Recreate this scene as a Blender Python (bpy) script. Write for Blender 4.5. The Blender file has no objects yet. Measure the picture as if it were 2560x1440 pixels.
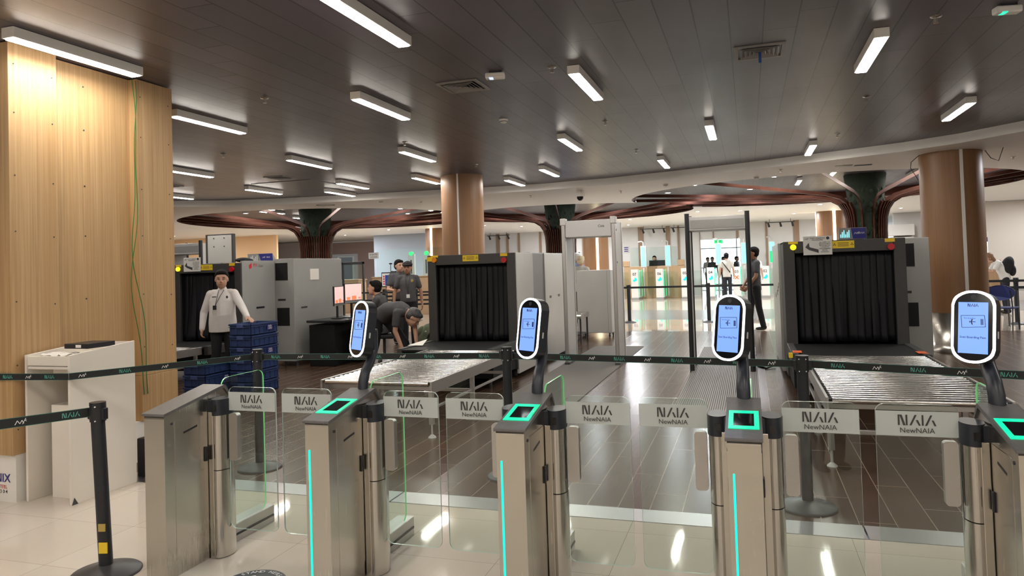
import bpy, math, random
from mathutils import Vector, Matrix, Euler
from mathutils.geometry import delaunay_2d_cdt
random.seed(7)
S = bpy.context.scene
COL = S.collection
PI = math.pi
R = math.radians
# ---------------------------------------------------------------- camera
EYE = 1.55
YAW, PITCH, ROLL, FPX, PPY = .3147894, .02588739, -.03139677, 1812.886, 619.37
cd = bpy.data.cameras.new('camera'); cam = bpy.data.objects.new('camera', cd); COL.objects.link(cam)
fw = Vector((-math.sin(YAW)*math.cos(PITCH), math.cos(YAW)*math.cos(PITCH), math.sin(PITCH)))
rt = Vector((math.cos(YAW), math.sin(YAW), 0)); up = rt.cross(fw)
rt2 = math.cos(ROLL)*rt + math.sin(ROLL)*up; up2 = -math.sin(ROLL)*rt + math.cos(ROLL)*up
m = Matrix((rt2, up2, -fw)).transposed().to_4x4(); m.translation = Vector((0, 0, EYE))
cam.matrix_world = m
cd.sensor_width = 36; cd.lens = FPX/2560*36; cd.shift_y = (PPY-720)/2560; cd.clip_start = .05; cd.clip_end = 200
S.camera = cam
# ---------------------------------------------------------------- world, exposure
w = bpy.data.worlds.new('world'); S.world = w; w.use_nodes = True
w.node_tree.nodes['Background'].inputs[0].default_value = (.86, .93, 1, 1)
w.node_tree.nodes['Background'].inputs[1].default_value = .5
S.view_settings.view_transform = 'Standard'; S.view_settings.look = 'None'
S.view_settings.exposure = 1.38; S.view_settings.gamma = 1
S.cycles.max_bounces = 8; S.cycles.diffuse_bounces = 4; S.cycles.glossy_bounces = 4
S.cycles.transmission_bounces = 6; S.cycles.transparent_max_bounces = 24
S.cycles.use_denoising = True; S.cycles.sample_clamp_indirect = 6
S.cycles.caustics_reflective = False; S.cycles.caustics_refractive = False
K_LIN = 32.0     # linear ceiling lights
K_DOWN = 30.0    # downlight lenses
CZ = 3.27        # dark ceiling height
WZ = 3.13        # white ceiling height

# ---------------------------------------------------------------- materials
MATS = {}
class NT:
    def __init__(s, name):
        s.m = bpy.data.materials.new(name); s.m.use_nodes = True; s.t = s.m.node_tree
        s.p = s.t.nodes['Principled BSDF']; s.out = s.t.nodes['Material Output']; s._co = None
    def n(s, ty, **k):
        nd = s.t.nodes.new(ty)
        for a, b in k.items(): setattr(nd, a, b)
        return nd
    def l(s, a, b): s.t.links.new(a, b)
    def co(s):
        if s._co is None:
            g = s.n('ShaderNodeNewGeometry'); sp = s.n('ShaderNodeSeparateXYZ'); s.l(g.outputs['Position'], sp.inputs[0])
            s._co = (g.outputs['Position'], sp.outputs[0], sp.outputs[1], sp.outputs[2])
        return s._co
    def m2(s, op, a, b=None):
        nd = s.n('ShaderNodeMath', operation=op)
        for i, v in enumerate((a, b)):
            if v is None: continue
            if isinstance(v, (int, float)): nd.inputs[i].default_value = v
            else: s.l(v, nd.inputs[i])
        return nd.outputs[0]
    def vec(s, x, y, z):
        c = s.n('ShaderNodeCombineXYZ')
        for i, v in enumerate((x, y, z)):
            if isinstance(v, (int, float)): c.inputs[i].default_value = v
            else: s.l(v, c.inputs[i])
        return c.outputs[0]
    def noise(s, vec, scale=5, detail=4, rough=.5):
        nd = s.n('ShaderNodeTexNoise'); s.l(vec, nd.inputs['Vector']); nd.inputs['Scale'].default_value = scale
        nd.inputs['Detail'].default_value = detail; nd.inputs['Roughness'].default_value = rough
        return nd.outputs['Fac']
    def mix(s, f, a, b):
        nd = s.n('ShaderNodeMix', data_type='RGBA')
        if isinstance(f, (int, float)): nd.inputs[0].default_value = f
        else: s.l(f, nd.inputs[0])
        for i, v in ((6, a), (7, b)):
            if isinstance(v, tuple): nd.inputs[i].default_value = (*v[:3], 1)
            else: s.l(v, nd.inputs[i])
        return nd.outputs[2]
    def ramp(s, f, lo, hi):
        nd = s.n('ShaderNodeMapRange'); s.l(f, nd.inputs[0]); nd.inputs[1].default_value = lo; nd.inputs[2].default_value = hi
        return nd.outputs[0]
    def bump(s, h, strength=.2, dist=.01):
        nd = s.n('ShaderNodeBump'); nd.inputs['Strength'].default_value = strength; nd.inputs['Distance'].default_value = dist
        s.l(h, nd.inputs['Height']); s.l(nd.outputs[0], s.p.inputs['Normal'])
def mat(name, col=(.8, .8, .8), rough=.5, metal=0, emit=None, es=0, spec=.5, var=0, vs=8, coat=0, sheen=0):
    if name in MATS: return MATS[name]
    t = NT(name); p = t.p
    p.inputs['Base Color'].default_value = (*col, 1); p.inputs['Roughness'].default_value = rough
    p.inputs['Metallic'].default_value = metal; p.inputs['Specular IOR Level'].default_value = spec
    p.inputs['Coat Weight'].default_value = coat
    if sheen: p.inputs['Sheen Weight'].default_value = sheen
    if emit: p.inputs['Emission Color'].default_value = (*emit, 1); p.inputs['Emission Strength'].default_value = es
    if var:
        f = t.noise(t.co()[0], vs, 5)
        t.l(t.mix(t.ramp(f, .3, .7), tuple(c*(1-var) for c in col), tuple(min(1, c*(1+var)) for c in col)), p.inputs['Base Color'])
    MATS[name] = t.m
    return t.m
def steel(name, col=(.62, .60, .57), rough=.26, axis='z', amt=.08):
    t = NT(name); P, x, y, z = t.co()
    st = 400 if axis == 'z' else 6
    v = t.vec(t.m2('MULTIPLY', x, 90 if axis == 'z' else 3), t.m2('MULTIPLY', y, 90), t.m2('MULTIPLY', z, 1.5 if axis == 'z' else 90))
    f = t.noise(v, 3, 3)
    big = t.noise(P, 2.2, 2)
    t.l(t.m2('ADD', t.m2('MULTIPLY', f, amt*2), t.m2('ADD', t.m2('MULTIPLY', big, .12), rough-.06-amt*.9)), t.p.inputs['Roughness'])
    t.l(t.mix(f, tuple(c*.95 for c in col), col), t.p.inputs['Base Color'])
    t.p.inputs['Metallic'].default_value = 1
    t.bump(f, .015, .001)
    MATS[name] = t.m; return t.m
def glass(name, tint=(.93, .98, .96), refl=.5):
    t = NT(name); t.t.nodes.remove(t.p)
    tr = t.n('ShaderNodeBsdfTransparent'); tr.inputs[0].default_value = (*tint, 1)
    gl = t.n('ShaderNodeBsdfGlossy'); gl.inputs[1].default_value = .01
    lw = t.n('ShaderNodeLayerWeight'); fc = t.m2('ADD', .045, t.m2('MULTIPLY', t.m2('POWER', lw.outputs['Facing'], 4.5), .75))
    mx = t.n('ShaderNodeMixShader'); t.l(t.m2('MULTIPLY', fc, refl*2), mx.inputs[0])
    t.l(tr.outputs[0], mx.inputs[1]); t.l(gl.outputs[0], mx.inputs[2]); t.l(mx.outputs[0], t.out.inputs[0])
    MATS[name] = t.m; return t.m
def film(name, col, alpha):
    t = NT(name); p = t.p
    p.inputs['Base Color'].default_value = (*col, 1); p.inputs['Alpha'].default_value = alpha; p.inputs['Roughness'].default_value = .6
    MATS[name] = t.m; return t.m
def planks(name, wid, length, cols, rough, gap=.006, shift=.17, gapcol=(.01, .01, .01), grain=.5, x0=0., bump=.3, dirt=.0):
    t = NT(name); P, x, y, z = t.co()
    u = t.m2('DIVIDE', t.m2('ADD', x, x0+100*wid), wid); iu = t.m2('FLOOR', u); fu = t.m2('FRACT', u)
    v = t.m2('ADD', t.m2('DIVIDE', t.m2('ADD', y, 100*length), length), t.m2('MULTIPLY', iu, shift))
    iv = t.m2('FLOOR', v); fv = t.m2('FRACT', v)
    wn = t.n('ShaderNodeTexWhiteNoise', noise_dimensions='2D'); t.l(t.vec(iu, iv, 0), wn.inputs['Vector'])
    def edge(f, s):
        a = t.m2('MULTIPLY', t.m2('MINIMUM', f, t.m2('SUBTRACT', 1, f)), s)
        return t.m2('LESS_THAN', a, gap/2)
    g = t.m2('MAXIMUM', edge(fu, wid), edge(fv, length))
    gr = t.noise(t.vec(t.m2('MULTIPLY', x, 30), t.m2('MULTIPLY', y, 2.0), wn.outputs['Value']), 2.2, 6, .6)
    f = t.m2('ADD', t.m2('MULTIPLY', wn.outputs['Value'], .45), t.m2('MULTIPLY', gr, grain))
    c = t.mix(t.ramp(f, .1, .9), cols[0], cols[1])
    t.l(t.mix(g, c, gapcol), t.p.inputs['Base Color'])
    blot = t.noise(P, 1.3, 5, .65)
    t.l(t.m2('ADD', t.m2('MULTIPLY', gr, .12), t.m2('ADD', t.m2('MULTIPLY', blot, dirt), rough-.06-dirt/2)), t.p.inputs['Roughness'])
    t.bump(t.m2('SUBTRACT', t.m2('MULTIPLY', gr, .25), g), bump, .003)
    MATS[name] = t.m; return t.m
# big surfaces
planks('ceiling_planks', .2375, 2.45, ((.062, .052, .064), (.112, .096, .116)), .37, gap=.010, shift=.145, gapcol=(.004, .004, .004), x0=.07, dirt=.10, grain=.6, bump=.10)
planks('floor_wood', .2, 1.2, ((.060, .034, .022), (.108, .067, .045)), .24, gap=.005, shift=.37, gapcol=(.30, .25, .21), x0=.05, dirt=.06, grain=.35, bump=.008)
planks('floor_tile', .6, .6, ((.64, .57, .49), (.70, .63, .55)), .05, gap=.003, shift=0, gapcol=(.38, .33, .28), x0=.12, grain=.5, bump=.02)
MATS['floor_wood'].node_tree.nodes['Principled BSDF'].inputs['Specular IOR Level'].default_value = .38
def far_floor():
    t = NT('floor_far'); P, x, y, z = t.co()
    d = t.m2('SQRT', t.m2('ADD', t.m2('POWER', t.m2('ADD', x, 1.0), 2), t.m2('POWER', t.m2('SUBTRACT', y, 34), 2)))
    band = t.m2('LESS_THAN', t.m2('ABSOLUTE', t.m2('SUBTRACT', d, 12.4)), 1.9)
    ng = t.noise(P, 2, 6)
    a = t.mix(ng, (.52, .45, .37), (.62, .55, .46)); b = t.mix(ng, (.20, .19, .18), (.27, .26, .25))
    u = t.m2('FRACT', t.m2('DIVIDE', t.m2('ADD', x, 60), .6)); v = t.m2('FRACT', t.m2('DIVIDE', y, .6))
    g = t.m2('MAXIMUM', t.m2('LESS_THAN', u, .008), t.m2('LESS_THAN', v, .008))
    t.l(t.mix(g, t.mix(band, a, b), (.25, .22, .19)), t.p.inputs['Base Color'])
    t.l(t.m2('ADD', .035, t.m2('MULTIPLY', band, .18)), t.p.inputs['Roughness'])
    MATS['floor_far'] = t.m
far_floor()
def woodm(name, c0, c1, c2, rough=.45, sc=1.0):
    t = NT(name); P, x, y, z = t.co()
    v = t.vec(t.m2('MULTIPLY', x, 38*sc), t.m2('MULTIPLY', y, 38*sc), t.m2('MULTIPLY', z, .55*sc))
    f = t.noise(v, 1.6, 5, .62); g = t.noise(t.vec(t.m2('MULTIPLY', x, 4), t.m2('MULTIPLY', y, 4), t.m2('MULTIPLY', z, .25)), 1.8, 2)
    c = t.mix(t.ramp(f, .32, .68), c0, c1); c = t.mix(t.m2('MULTIPLY', t.ramp(g, .35, .75), .5), c, c2)
    t.l(c, t.p.inputs['Base Color']); t.p.inputs['Roughness'].default_value = rough
    MATS[name] = t.m; return t.m
woodm('plywood', (.37, .225, .10), (.55, .37, .19), (.44, .255, .105), .55)
woodm('column_wood', (.235, .115, .050), (.285, .15, .07), (.25, .125, .055), .42, .8)
woodm('counter_wood', (.42, .27, .15), (.50, .34, .2), (.44, .28, .16), .4)
woodm('tan_strip', (.30, .20, .13), (.36, .25, .17), (.33, .22, .15), .5)
mat('white_paint', (.82, .79, .75), .6, var=.03, vs=2); mat('white_ceiling', (.86, .83, .79), .55)
mat('wall_white', (.70, .69, .68), .6, var=.04, vs=1.5); mat('wall_beige', (.62, .56, .49), .6)
mat('wall_orange', (.85, .55, .30), .6); mat('wall_pink', (.58, .47, .45), .6); mat('wall_lilac', (.42, .40, .43), .6); mat('wall_blue', (.36, .41, .48), .6)
mat('light_body', (.85, .83, .80), .4); mat('diffuser', (.9, .9, .9), .4, emit=(1, .935, .84), es=K_LIN)
mat('downlight_lens', (.9, .9, .9), .4, emit=(.92, .96, 1), es=K_DOWN)
mat('led_warm', (.9, .9, .8), .4, emit=(1, .86, .55), es=4)
mat('black_plastic', (.012, .013, .016), .38); mat('black_powder', (.012, .014, .018), .45, var=.2, vs=60)
mat('black_glossy', (.008, .008, .01), .12); mat('dark_cap', (.018, .022, .032), .35)
mat('charcoal', (.055, .055, .06), .4); mat('gate_top', (.115, .11, .11), .38, var=.1, vs=40)
mat('machine_dark', (.042, .041, .041), .5, var=.06, vs=20); mat('machine_grey', (.30, .30, .29), .45, var=.04, vs=3)
mat('machine_light', (.52, .51, .49), .38, var=.03, vs=3); mat('detector_grey', (.50, .49, .49), .4)
mat('rubber', (.006, .006, .007), .6, spec=.3); mat('curtain', (.007, .007, .010), .55, spec=.3); mat('belt_black', (.008, .010, .011), .6)
mat('mint', (.10, .42, .34), .6); mat('offwhite_print', (.8, .8, .8), .6)
mat('dark_print', (.03, .03, .04), .6); mat('navy_print', (.03, .03, .22), .5); mat('red_print', (.6, .02, .03), .5)
mat('yellow', (.80, .56, .02), .45); mat('yellow_lamp', (.9, .7, .02), .3, emit=(1, .8, .02), es=.4); mat('amber', (.75, .25, .01), .3); mat('red_button', (.5, .01, .02), .3); mat('orange_tape', (.7, .12, .02), .6)
mat('crate_blue', (.026, .050, .15), .42, var=.1, vs=30); mat('crate_light', (.06, .09, .24), .45)
mat('cabinet_white', (.78, .73, .66), .45, var=.02, vs=4); mat('paper', (.80, .77, .72), .7); mat('mat_grey', (.17, .16, .15), .85, var=.12, vs=150)
mat('ring_light', (1, 1, 1), .3, emit=(.93, .96, 1), es=1.6); mat('screen_blue', (.02, .05, .2), .2, emit=(.20, .36, .95), es=.5)
mat('green_led', (0, .3, .15), .3, emit=(.0, 1, .36), es=.5); mat('cyan_led', (0, .4, .3), .3, emit=(.0, 1, .58), es=.5)
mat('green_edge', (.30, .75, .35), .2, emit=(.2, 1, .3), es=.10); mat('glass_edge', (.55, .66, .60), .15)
mat('navy_cloth', (.012, .012, .022), .8); mat('black_cloth', (.008, .008, .011), .85); mat('grey_shirt', (.065, .065, .072), .8, var=.15, vs=9)
mat('white_shirt', (.66, .63, .62), .75, var=.05, vs=8); mat('pale_shirt', (.55, .54, .50), .75); mat('blue_shirt', (.28, .34, .58), .75)
mat('hair', (.006, .005, .005), .8, spec=.2); mat('hair_brown', (.20, .10, .05), .6); mat('cap_cream', (.68, .58, .38), .7)
mat('skin', (.50, .29, .20), .5); mat('skin_dark', (.33, .17, .105), .5); mat('lips', (.30, .10, .08), .5); mat('eye', (.03, .02, .02), .2)
mat('slat', (.085, .030, .020), .33, metal=.75, var=.2, vs=3); mat('moss', (.005, .012, .004), .9, var=.6, vs=14)
mat('display_cyan', (.1, .4, .45), .3, emit=(.28, .80, .90), es=.5); mat('tick_green', (0, .5, .3), .3, emit=(.02, .85, .45), es=.5); mat('cross_red', (.6, .1, .03), .3, emit=(1, .12, .03), es=.5)
mat('chair_blue', (.015, .025, .12), .5); mat('daylight_panel', (1, 1, 1), .5, emit=(.75, .95, 1), es=1.0); mat('exit_green', (0, .4, .1), .3, emit=(.0, .8, .2), es=.4)
mat('wire_green', (.03, .16, .03), .5); mat('shoe', (.01, .01, .01), .25)
mat('screen_pink', (.5, .3, .3), .3, emit=(.85, .55, .50), es=.38); mat('scan_orange', (.5, .2, .1), .3, emit=(.9, .22, .08), es=.35)
mat('screen_white', (.6, .7, .9), .3, emit=(.55, .66, 1), es=.45); mat('print_blue', (.02, .06, .28), .5); mat('bag_green', (.10, .12, .07), .8, var=.3, vs=10)
mat('poster_white', (.72, .71, .69), .5); mat('grille', (.30, .29, .28), .5)
mat('gold', (.5, .38, .12), .4, metal=.7)
steel('steel', (.60, .57, .52), .25, 'z', .03); steel('steel_cyl', (.60, .575, .545), .19, 'z', .05); steel('steel_roller', (.70, .68, .65), .24, 'x', .05); steel('steel_floor', (.50, .50, .51), .33, 'x', .05)
steel('alu', (.52, .51, .50), .36, 'x', .04)
glass('pane_glass'); film('frost', (.58, .62, .60), .78)
M = MATS
# ---------------------------------------------------------------- mesh helper
class MB:
    def __init__(s): s.v = []; s.f = []; s.mi = []; s.sm = []; s.k = 0
    def mat(s, k): s.k = k; return s
    def add(s, vs, fs, smooth=False):
        o = len(s.v); s.v += [tuple(v) for v in vs]
        for f in fs: s.f.append([o+i for i in f]); s.mi.append(s.k); s.sm.append(smooth)
        return s
    def box(s, x0, x1, y0, y1, z0, z1, rz=0, piv=None):
        vs = [(x, y, z) for z in (z0, z1) for y in (y0, y1) for x in (x0, x1)]
        if rz:
            px, py = piv or ((x0+x1)/2, (y0+y1)/2); c, n = math.cos(rz), math.sin(rz)
            vs = [(px+(x-px)*c-(y-py)*n, py+(x-px)*n+(y-py)*c, z) for x, y, z in vs]
        return s.add(vs, [(0, 2, 3, 1), (4, 5, 7, 6), (0, 1, 5, 4), (2, 6, 7, 3), (0, 4, 6, 2), (1, 3, 7, 5)])
    def obox(s, c, ax, ay, az):   # oriented box: centre and three half-axes
        c, ax, ay, az = map(Vector, (c, ax, ay, az))
        vs = [c+i*ax+j*ay+k*az for k in (-1, 1) for j in (-1, 1) for i in (-1, 1)]
        return s.add(vs, [(0, 2, 3, 1), (4, 5, 7, 6), (0, 1, 5, 4), (2, 6, 7, 3), (0, 4, 6, 2), (1, 3, 7, 5)])
    def cyl(s, a, b, r0, r1=None, n=20, caps=True, sx=1, sy=1):
        a, b = Vector(a), Vector(b); r1 = r0 if r1 is None else r1
        d = (b-a).normalized(); u = d.orthogonal().normalized() if abs(d.z) < .999 else Vector((1, 0, 0)); v = d.cross(u)
        ra = [a+(u*math.cos(2*PI*i/n)*sx+v*math.sin(2*PI*i/n)*sy)*r0 for i in range(n)]
        rb = [b+(u*math.cos(2*PI*i/n)*sx+v*math.sin(2*PI*i/n)*sy)*r1 for i in range(n)]
        s.add(ra+rb, [(i, (i+1) % n, n+(i+1) % n, n+i) for i in range(n)], True)
        if caps: s.add(ra, [tuple(range(n))[::-1]]); s.add(rb, [tuple(range(n))])
        return s
    def lathe(s, prof, c=(0, 0, 0), n=28, a0=0, a1=2*PI):
        full = abs(a1-a0-2*PI) < 1e-6; k = n if full else n+1; vs = []
        for r, z in prof:
            for i in range(k):
                a = a0+(a1-a0)*i/n; vs.append((c[0]+r*math.cos(a), c[1]+r*math.sin(a), c[2]+z))
        fs = []
        for j in range(len(prof)-1):
            for i in range(n): fs.append((j*k+i, j*k+(i+1) % k, (j+1)*k+(i+1) % k, (j+1)*k+i))
        return s.add(vs, fs, True)
    def prism(s, poly, fn, t0, t1, smooth=False):   # poly 2d, fn(u,v,t)->xyz
        n = len(poly)
        A = [fn(u, v, t0) for u, v in poly]; B = [fn(u, v, t1) for u, v in poly]
        s.add(A, [tuple(range(n))[::-1]]); s.add(B, [tuple(range(n))])
        return s.add(A+B, [(i, (i+1) % n, n+(i+1) % n, n+i) for i in range(n)], smooth)
    def ell(s, c, r, n=16, m=10, rot=None):
        vs = []; c = Vector(c)
        for j in range(m+1):
            t = PI*j/m
            for i in range(n):
                a = 2*PI*i/n; p = Vector((r[0]*math.sin(t)*math.cos(a), r[1]*math.sin(t)*math.sin(a), r[2]*math.cos(t)))
                if rot: p = rot @ p
                vs.append(c+p)
        return s.add(vs, [(j*n+i, (j+1)*n+i, (j+1)*n+(i+1) % n, j*n+(i+1) % n) for j in range(m) for i in range(n)], True)
    def tube(s, pts, r, n=10, flat=1.0):
        pts = [Vector(p) for p in pts]; rr = r if isinstance(r, (list, tuple)) else [r]*len(pts)
        vs = []; up_ = None
        for i, p in enumerate(pts):
            d = (pts[min(i+1, len(pts)-1)]-pts[max(i-1, 0)]).normalized()
            if up_ is None: up_ = d.orthogonal().normalized()
            up_ = (up_-d*up_.dot(d)).normalized(); v = d.cross(up_)
            for k in range(n):
                a = 2*PI*k/n; vs.append(p+(up_*math.cos(a)+v*math.sin(a)*flat)*rr[i])
        fs = [(i*n+k, i*n+(k+1) % n, (i+1)*n+(k+1) % n, (i+1)*n+k) for i in range(len(pts)-1) for k in range(n)]
        s.add(vs, fs, True); L = len(pts)-1
        s.add([vs[k] for k in range(n)], [tuple(range(n))[::-1]]); s.add([vs[L*n+k] for k in range(n)], [tuple(range(n))])
        return s
    def capsule(s, a, b, r0, r1=None, n=12):
        r1 = r0 if r1 is None else r1
        s.cyl(a, b, r0, r1, n); s.ell(a, (r0,)*3, n, 8); s.ell(b, (r1,)*3, n, 8); return s
    def mesh(s, name, mats):
        me = bpy.data.meshes.new(name); me.from_pydata(s.v, [], s.f)
        for m_ in (mats if isinstance(mats, (list, tuple)) else [mats]): me.materials.append(MATS[m_] if isinstance(m_, str) else m_)
        me.polygons.foreach_set('material_index', s.mi); me.polygons.foreach_set('use_smooth', s.sm); me.update()
        return me
    def build(s, name, mats, parent=None, bevel=0, seg=2, **k):
        o = bpy.data.objects.new(name, s.mesh(name, mats)); COL.objects.link(o)
        if parent: o.parent = parent
        if bevel:
            b = o.modifiers.new('bevel', 'BEVEL'); b.width = bevel; b.segments = seg; b.limit_method = 'ANGLE'; b.angle_limit = R(40)
        return tag(o, **k)
def tag(o, label=None, cat=None, group=None, kind=None):
    if label: o['label'] = label
    if cat: o['category'] = cat
    if group: o['group'] = group
    if kind: o['kind'] = kind
    return o
def thing(name, label, cat, loc=(0, 0, 0), rz=0, group=None):
    o = bpy.data.objects.new(name, None); COL.objects.link(o); o.location = loc; o.rotation_euler = (0, 0, rz); o.empty_display_size = .1
    return tag(o, label, cat, group)
def dup(o, parent=None, loc=None, rz=None, label=None, group=None):
    c = o.copy(); COL.objects.link(c); c.parent = parent
    if loc is not None: c.location = loc
    if rz is not None: c.rotation_euler = (0, 0, rz)
    if label: c['label'] = label
    if group: c['group'] = group
    for ch in list(o.children): dup(ch, c)
    return c
def structure(name, mb, mats, bevel=0, parent=None):
    return mb.build(name, mats, parent, bevel, kind=None if parent else 'structure')
TXT = {}
def text_mesh(st, bold=False):
    if st not in TXT:
        cu = bpy.data.curves.new('t', 'FONT'); cu.body = st; cu.align_x = 'CENTER'; cu.align_y = 'CENTER'; cu.size = 1
        cu.offset = .012 if bold else 0; cu.resolution_u = 2
        ob = bpy.data.objects.new('t', cu); COL.objects.link(ob); bpy.context.view_layer.update()
        me = ob.evaluated_get(bpy.context.evaluated_depsgraph_get()).to_mesh()
        TXT[st] = ([tuple(v.co) for v in me.vertices], [tuple(p.vertices) for p in me.polygons])
        bpy.data.objects.remove(ob)
    return TXT[st]
def put_text(mb, st, o, ux, uz, size, n=None, bold=False):
    vs, fs = text_mesh(st, bold); o, ux, uz = Vector(o), Vector(ux), Vector(uz)
    n = ux.cross(uz)*.0008
    P = [o+ux*v[0]*size+uz*v[1]*size+n for v in vs]
    return mb.add(P, fs)
def strokes(segs, o, ux, uz, h, mb, n=None):
    o, ux, uz = Vector(o), Vector(ux), Vector(uz); nn = ux.cross(uz).normalized()*.0006
    for quad in segs:
        A = [o+ux*u*h+uz*v*h-nn for u, v in quad]; B = [o+ux*u*h+uz*v*h+nn for u, v in quad]; k = len(quad)
        mb.add(A+B, [tuple(range(k))[::-1], tuple(range(k, 2*k))]+[(i, (i+1) % k, k+(i+1) % k, k+i) for i in range(k)])
def _bar(x0, y0, x1, y1, t): return [(x0-t/2, y0), (x0+t/2, y0), (x1+t/2, y1), (x1-t/2, y1)]
NAIA = [_bar(-1.55, -.5, -1.55, .5, .15), [(-1.47, .5), (-1.28, .5), (-.98, -.5), (-1.17, -.5)], _bar(-.87, -.5, -.87, .5, .15),
        _bar(-.55, -.5, -.08, .5, .17), _bar(.02, .02, .24, -.5, .17), _bar(.5, -.5, .5, .5, .15),
        _bar(.78, -.5, 1.25, .5, .17), _bar(1.35, .02, 1.57, -.5, .17)]
MARK = [_bar(-.95, -.5, -.55, .28, .14), _bar(-.55, .28, -.15, -.38, .14), _bar(-.15, -.38, .22, .28, .14), _bar(.2, .28, .5, -.38, .15), _bar(.28, -.5, .85, .62, .11), _bar(.62, .22, .95, -.05, .09), [(.55, .14), (.98, .20), (.98, .28), (.55, .24)]]
# ---------------------------------------------------------------- room shell
EDGE = [(12, -6), (9.5, 1), (6.8, 5.8), (5.2, 8.6), (4.3, 10.1), (3.586, 11.15), (2.95, 11.95), (2.3, 12.45), (1.5, 12.85), (.8, 13.16), (0, 13.55), (-1.2, 14.0), (-2.64, 14.45), (-4.09, 14.65), (-5.5, 14.6), (-7.2, 14.4), (-8.6, 14.28), (-10.2, 14.05), (-11.4, 13.7), (-12.3, 13.15), (-14, 11.8), (-16, 9.6), (-18, 6.5), (-19, 0), (-19, -6)]
mb = MB(); mb.prism(EDGE, lambda u, v, t: (u, v, t), CZ, CZ+.03); structure('ceiling', mb, 'ceiling_planks')
mb = MB()
for i in range(len(EDGE)-2):
    (x0, y0), (x1, y1) = EDGE[i], EDGE[i+1]
    mb.add([(x0, y0, WZ), (x1, y1, WZ), (x1, y1, CZ+.03), (x0, y0, CZ+.03)], [(0, 1, 2, 3)], True)
structure('trim_1', mb, 'white_paint')
HOLES = [((-12.05, 19.5), 4.35, 4.5), ((-5.25, 22.1), 3.75, 3.75), ((1.55, 18.9), 4.35, 4.05)]
def ring(c, rx, ry, n=72): return [(c[0]+rx*math.cos(2*PI*i/n), c[1]+ry*math.sin(2*PI*i/n)) for i in range(n)]
outer = EDGE + [(-40, -6), (-40, 44), (16, 44), (16, -6)]
vs = [Vector(p) for p in outer]; es = [(i, (i+1) % len(outer)) for i in range(len(outer))]
for h in HOLES:
    k = len(vs); r_ = ring(*h); vs += [Vector(p) for p in r_]; es += [(k+i, k+(i+1) % len(r_)) for i in range(len(r_))]
V2, E2, F2, *_ = delaunay_2d_cdt(vs, es, [], 0, 1e-5)
def inpoly(p, poly):
    c = False; j = len(poly)-1
    for i in range(len(poly)):
        (xi, yi), (xj, yj) = poly[i], poly[j]
        if (yi > p[1]) != (yj > p[1]) and p[0] < (xj-xi)*(p[1]-yi)/(yj-yi)+xi: c = not c
        j = i
    return c
keep = []
for f in F2:
    cx = sum(V2[i][0] for i in f)/len(f); cy = sum(V2[i][1] for i in f)/len(f)
    if not inpoly((cx, cy), outer): continue
    if any(((cx-h[0][0])/h[1])**2+((cy-h[0][1])/h[2])**2 < 1 for h in HOLES): continue
    keep.append(f)
mb = MB(); mb.add([(v[0], v[1], WZ) for v in V2], [tuple(f)[::-1] for f in keep]); structure('ceiling_2', mb, 'white_ceiling')
for i, h in enumerate(HOLES):
    mb = MB(); n = 72; A = ring(*h)
    idx = [j for j in range(n) if not any(((A[j][0]-q[0][0])/q[1])**2+((A[j][1]-q[0][1])/q[2])**2 < 1 for q in HOLES if q is not h)]
    for j in range(n):
        if j in idx and (j+1) % n in idx:
            (x0, y0), (x1, y1) = A[j], A[(j+1) % n]
            mb.add([(x0, y0, WZ), (x1, y1, WZ), (x1, y1, 3.42), (x0, y0, 3.42)], [(0, 1, 2, 3)], True)
    structure('trim_%d' % (i+2), mb, 'slat')
mb = MB().box(-17, 6.5, 14, 27, 3.42, 3.45); structure('ceiling_3', mb, 'ceiling_planks')
# floors
structure('floor', MB().box(-19, 12, -6, 4.385, -.05, 0), 'floor_tile')
structure('floor_2', MB().box(-40, 16, 4.60, 16.45, -.05, 0), 'floor_wood')
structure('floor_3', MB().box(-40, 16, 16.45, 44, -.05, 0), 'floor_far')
mb = MB()
for x0, x1 in ((-19, -5.2), (-5.19, -2.35), (-2.34, .56), (.57, 3.5), (3.51, 12)): mb.box(x0, x1, 4.385, 4.60, -.05, .004)
structure('floor_4', mb, 'steel_floor')
# perimeter walls
structure('wall_front', MB().box(-19, 12, -6.1, -6, 0, 3.3), 'wall_beige')
structure('wall_left', MB().box(-40.1, -40, -6, 44, 0, 3.2), 'wall_beige')
structure('wall_near_left', MB().box(-19.1, -19, -6, 4.5, 0, 3.3), 'wall_beige')
structure('wall_right', MB().box(14, 14.1, -6, 44, 0, 3.2), 'wall_beige')
# back wall with an opening towards the bright hall
mb = MB().box(-12.2, -1.98, 32.7, 32.85, 0, WZ).box(-.33, 5.3, 32.7, 32.85, 0, WZ).box(-1.98, -.33, 32.7, 32.85, 2.45, WZ)
structure('wall_back', mb, 'wall_white')
STR = [(-11.42, -11.25), (-10.92, -10.8), (-10.34, -10.24), (-9.28, -9.18), (-7.25, -7.12), (-6.69, -6.6), (-4.68, -4.44), (-3.45, -3.27), (-2.95, -2.86), (-2.01, -1.98), (-1.45, -1.39), (-.48, -.37), (.72, .8), (1.83, 2.06)]
for i, (a, b) in enumerate(STR):
    z0 = 2.45 if a > -1.9 and b < -.34 else 0
    structure('trim_%d' % (i+10), MB().box(a, b, 32.66, 32.70, z0, WZ), 'tan_strip')
structure('wall_back_2', MB().box(5.3, 9.5, 30.8, 30.95, 0, WZ), 'wall_white')
structure('wall_back_3', MB().box(6.3, 14, 26.4, 26.55, 0, 3.10), 'wall_beige')
structure('wall_orange_left', MB().box(-40, -18.1, 24.9, 25.0, 0, WZ), 'wall_orange')
structure('wall_lilac_left', MB().box(-26, -20.6, 31.2, 31.3, 0, 3.08), 'wall_lilac')
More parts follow.
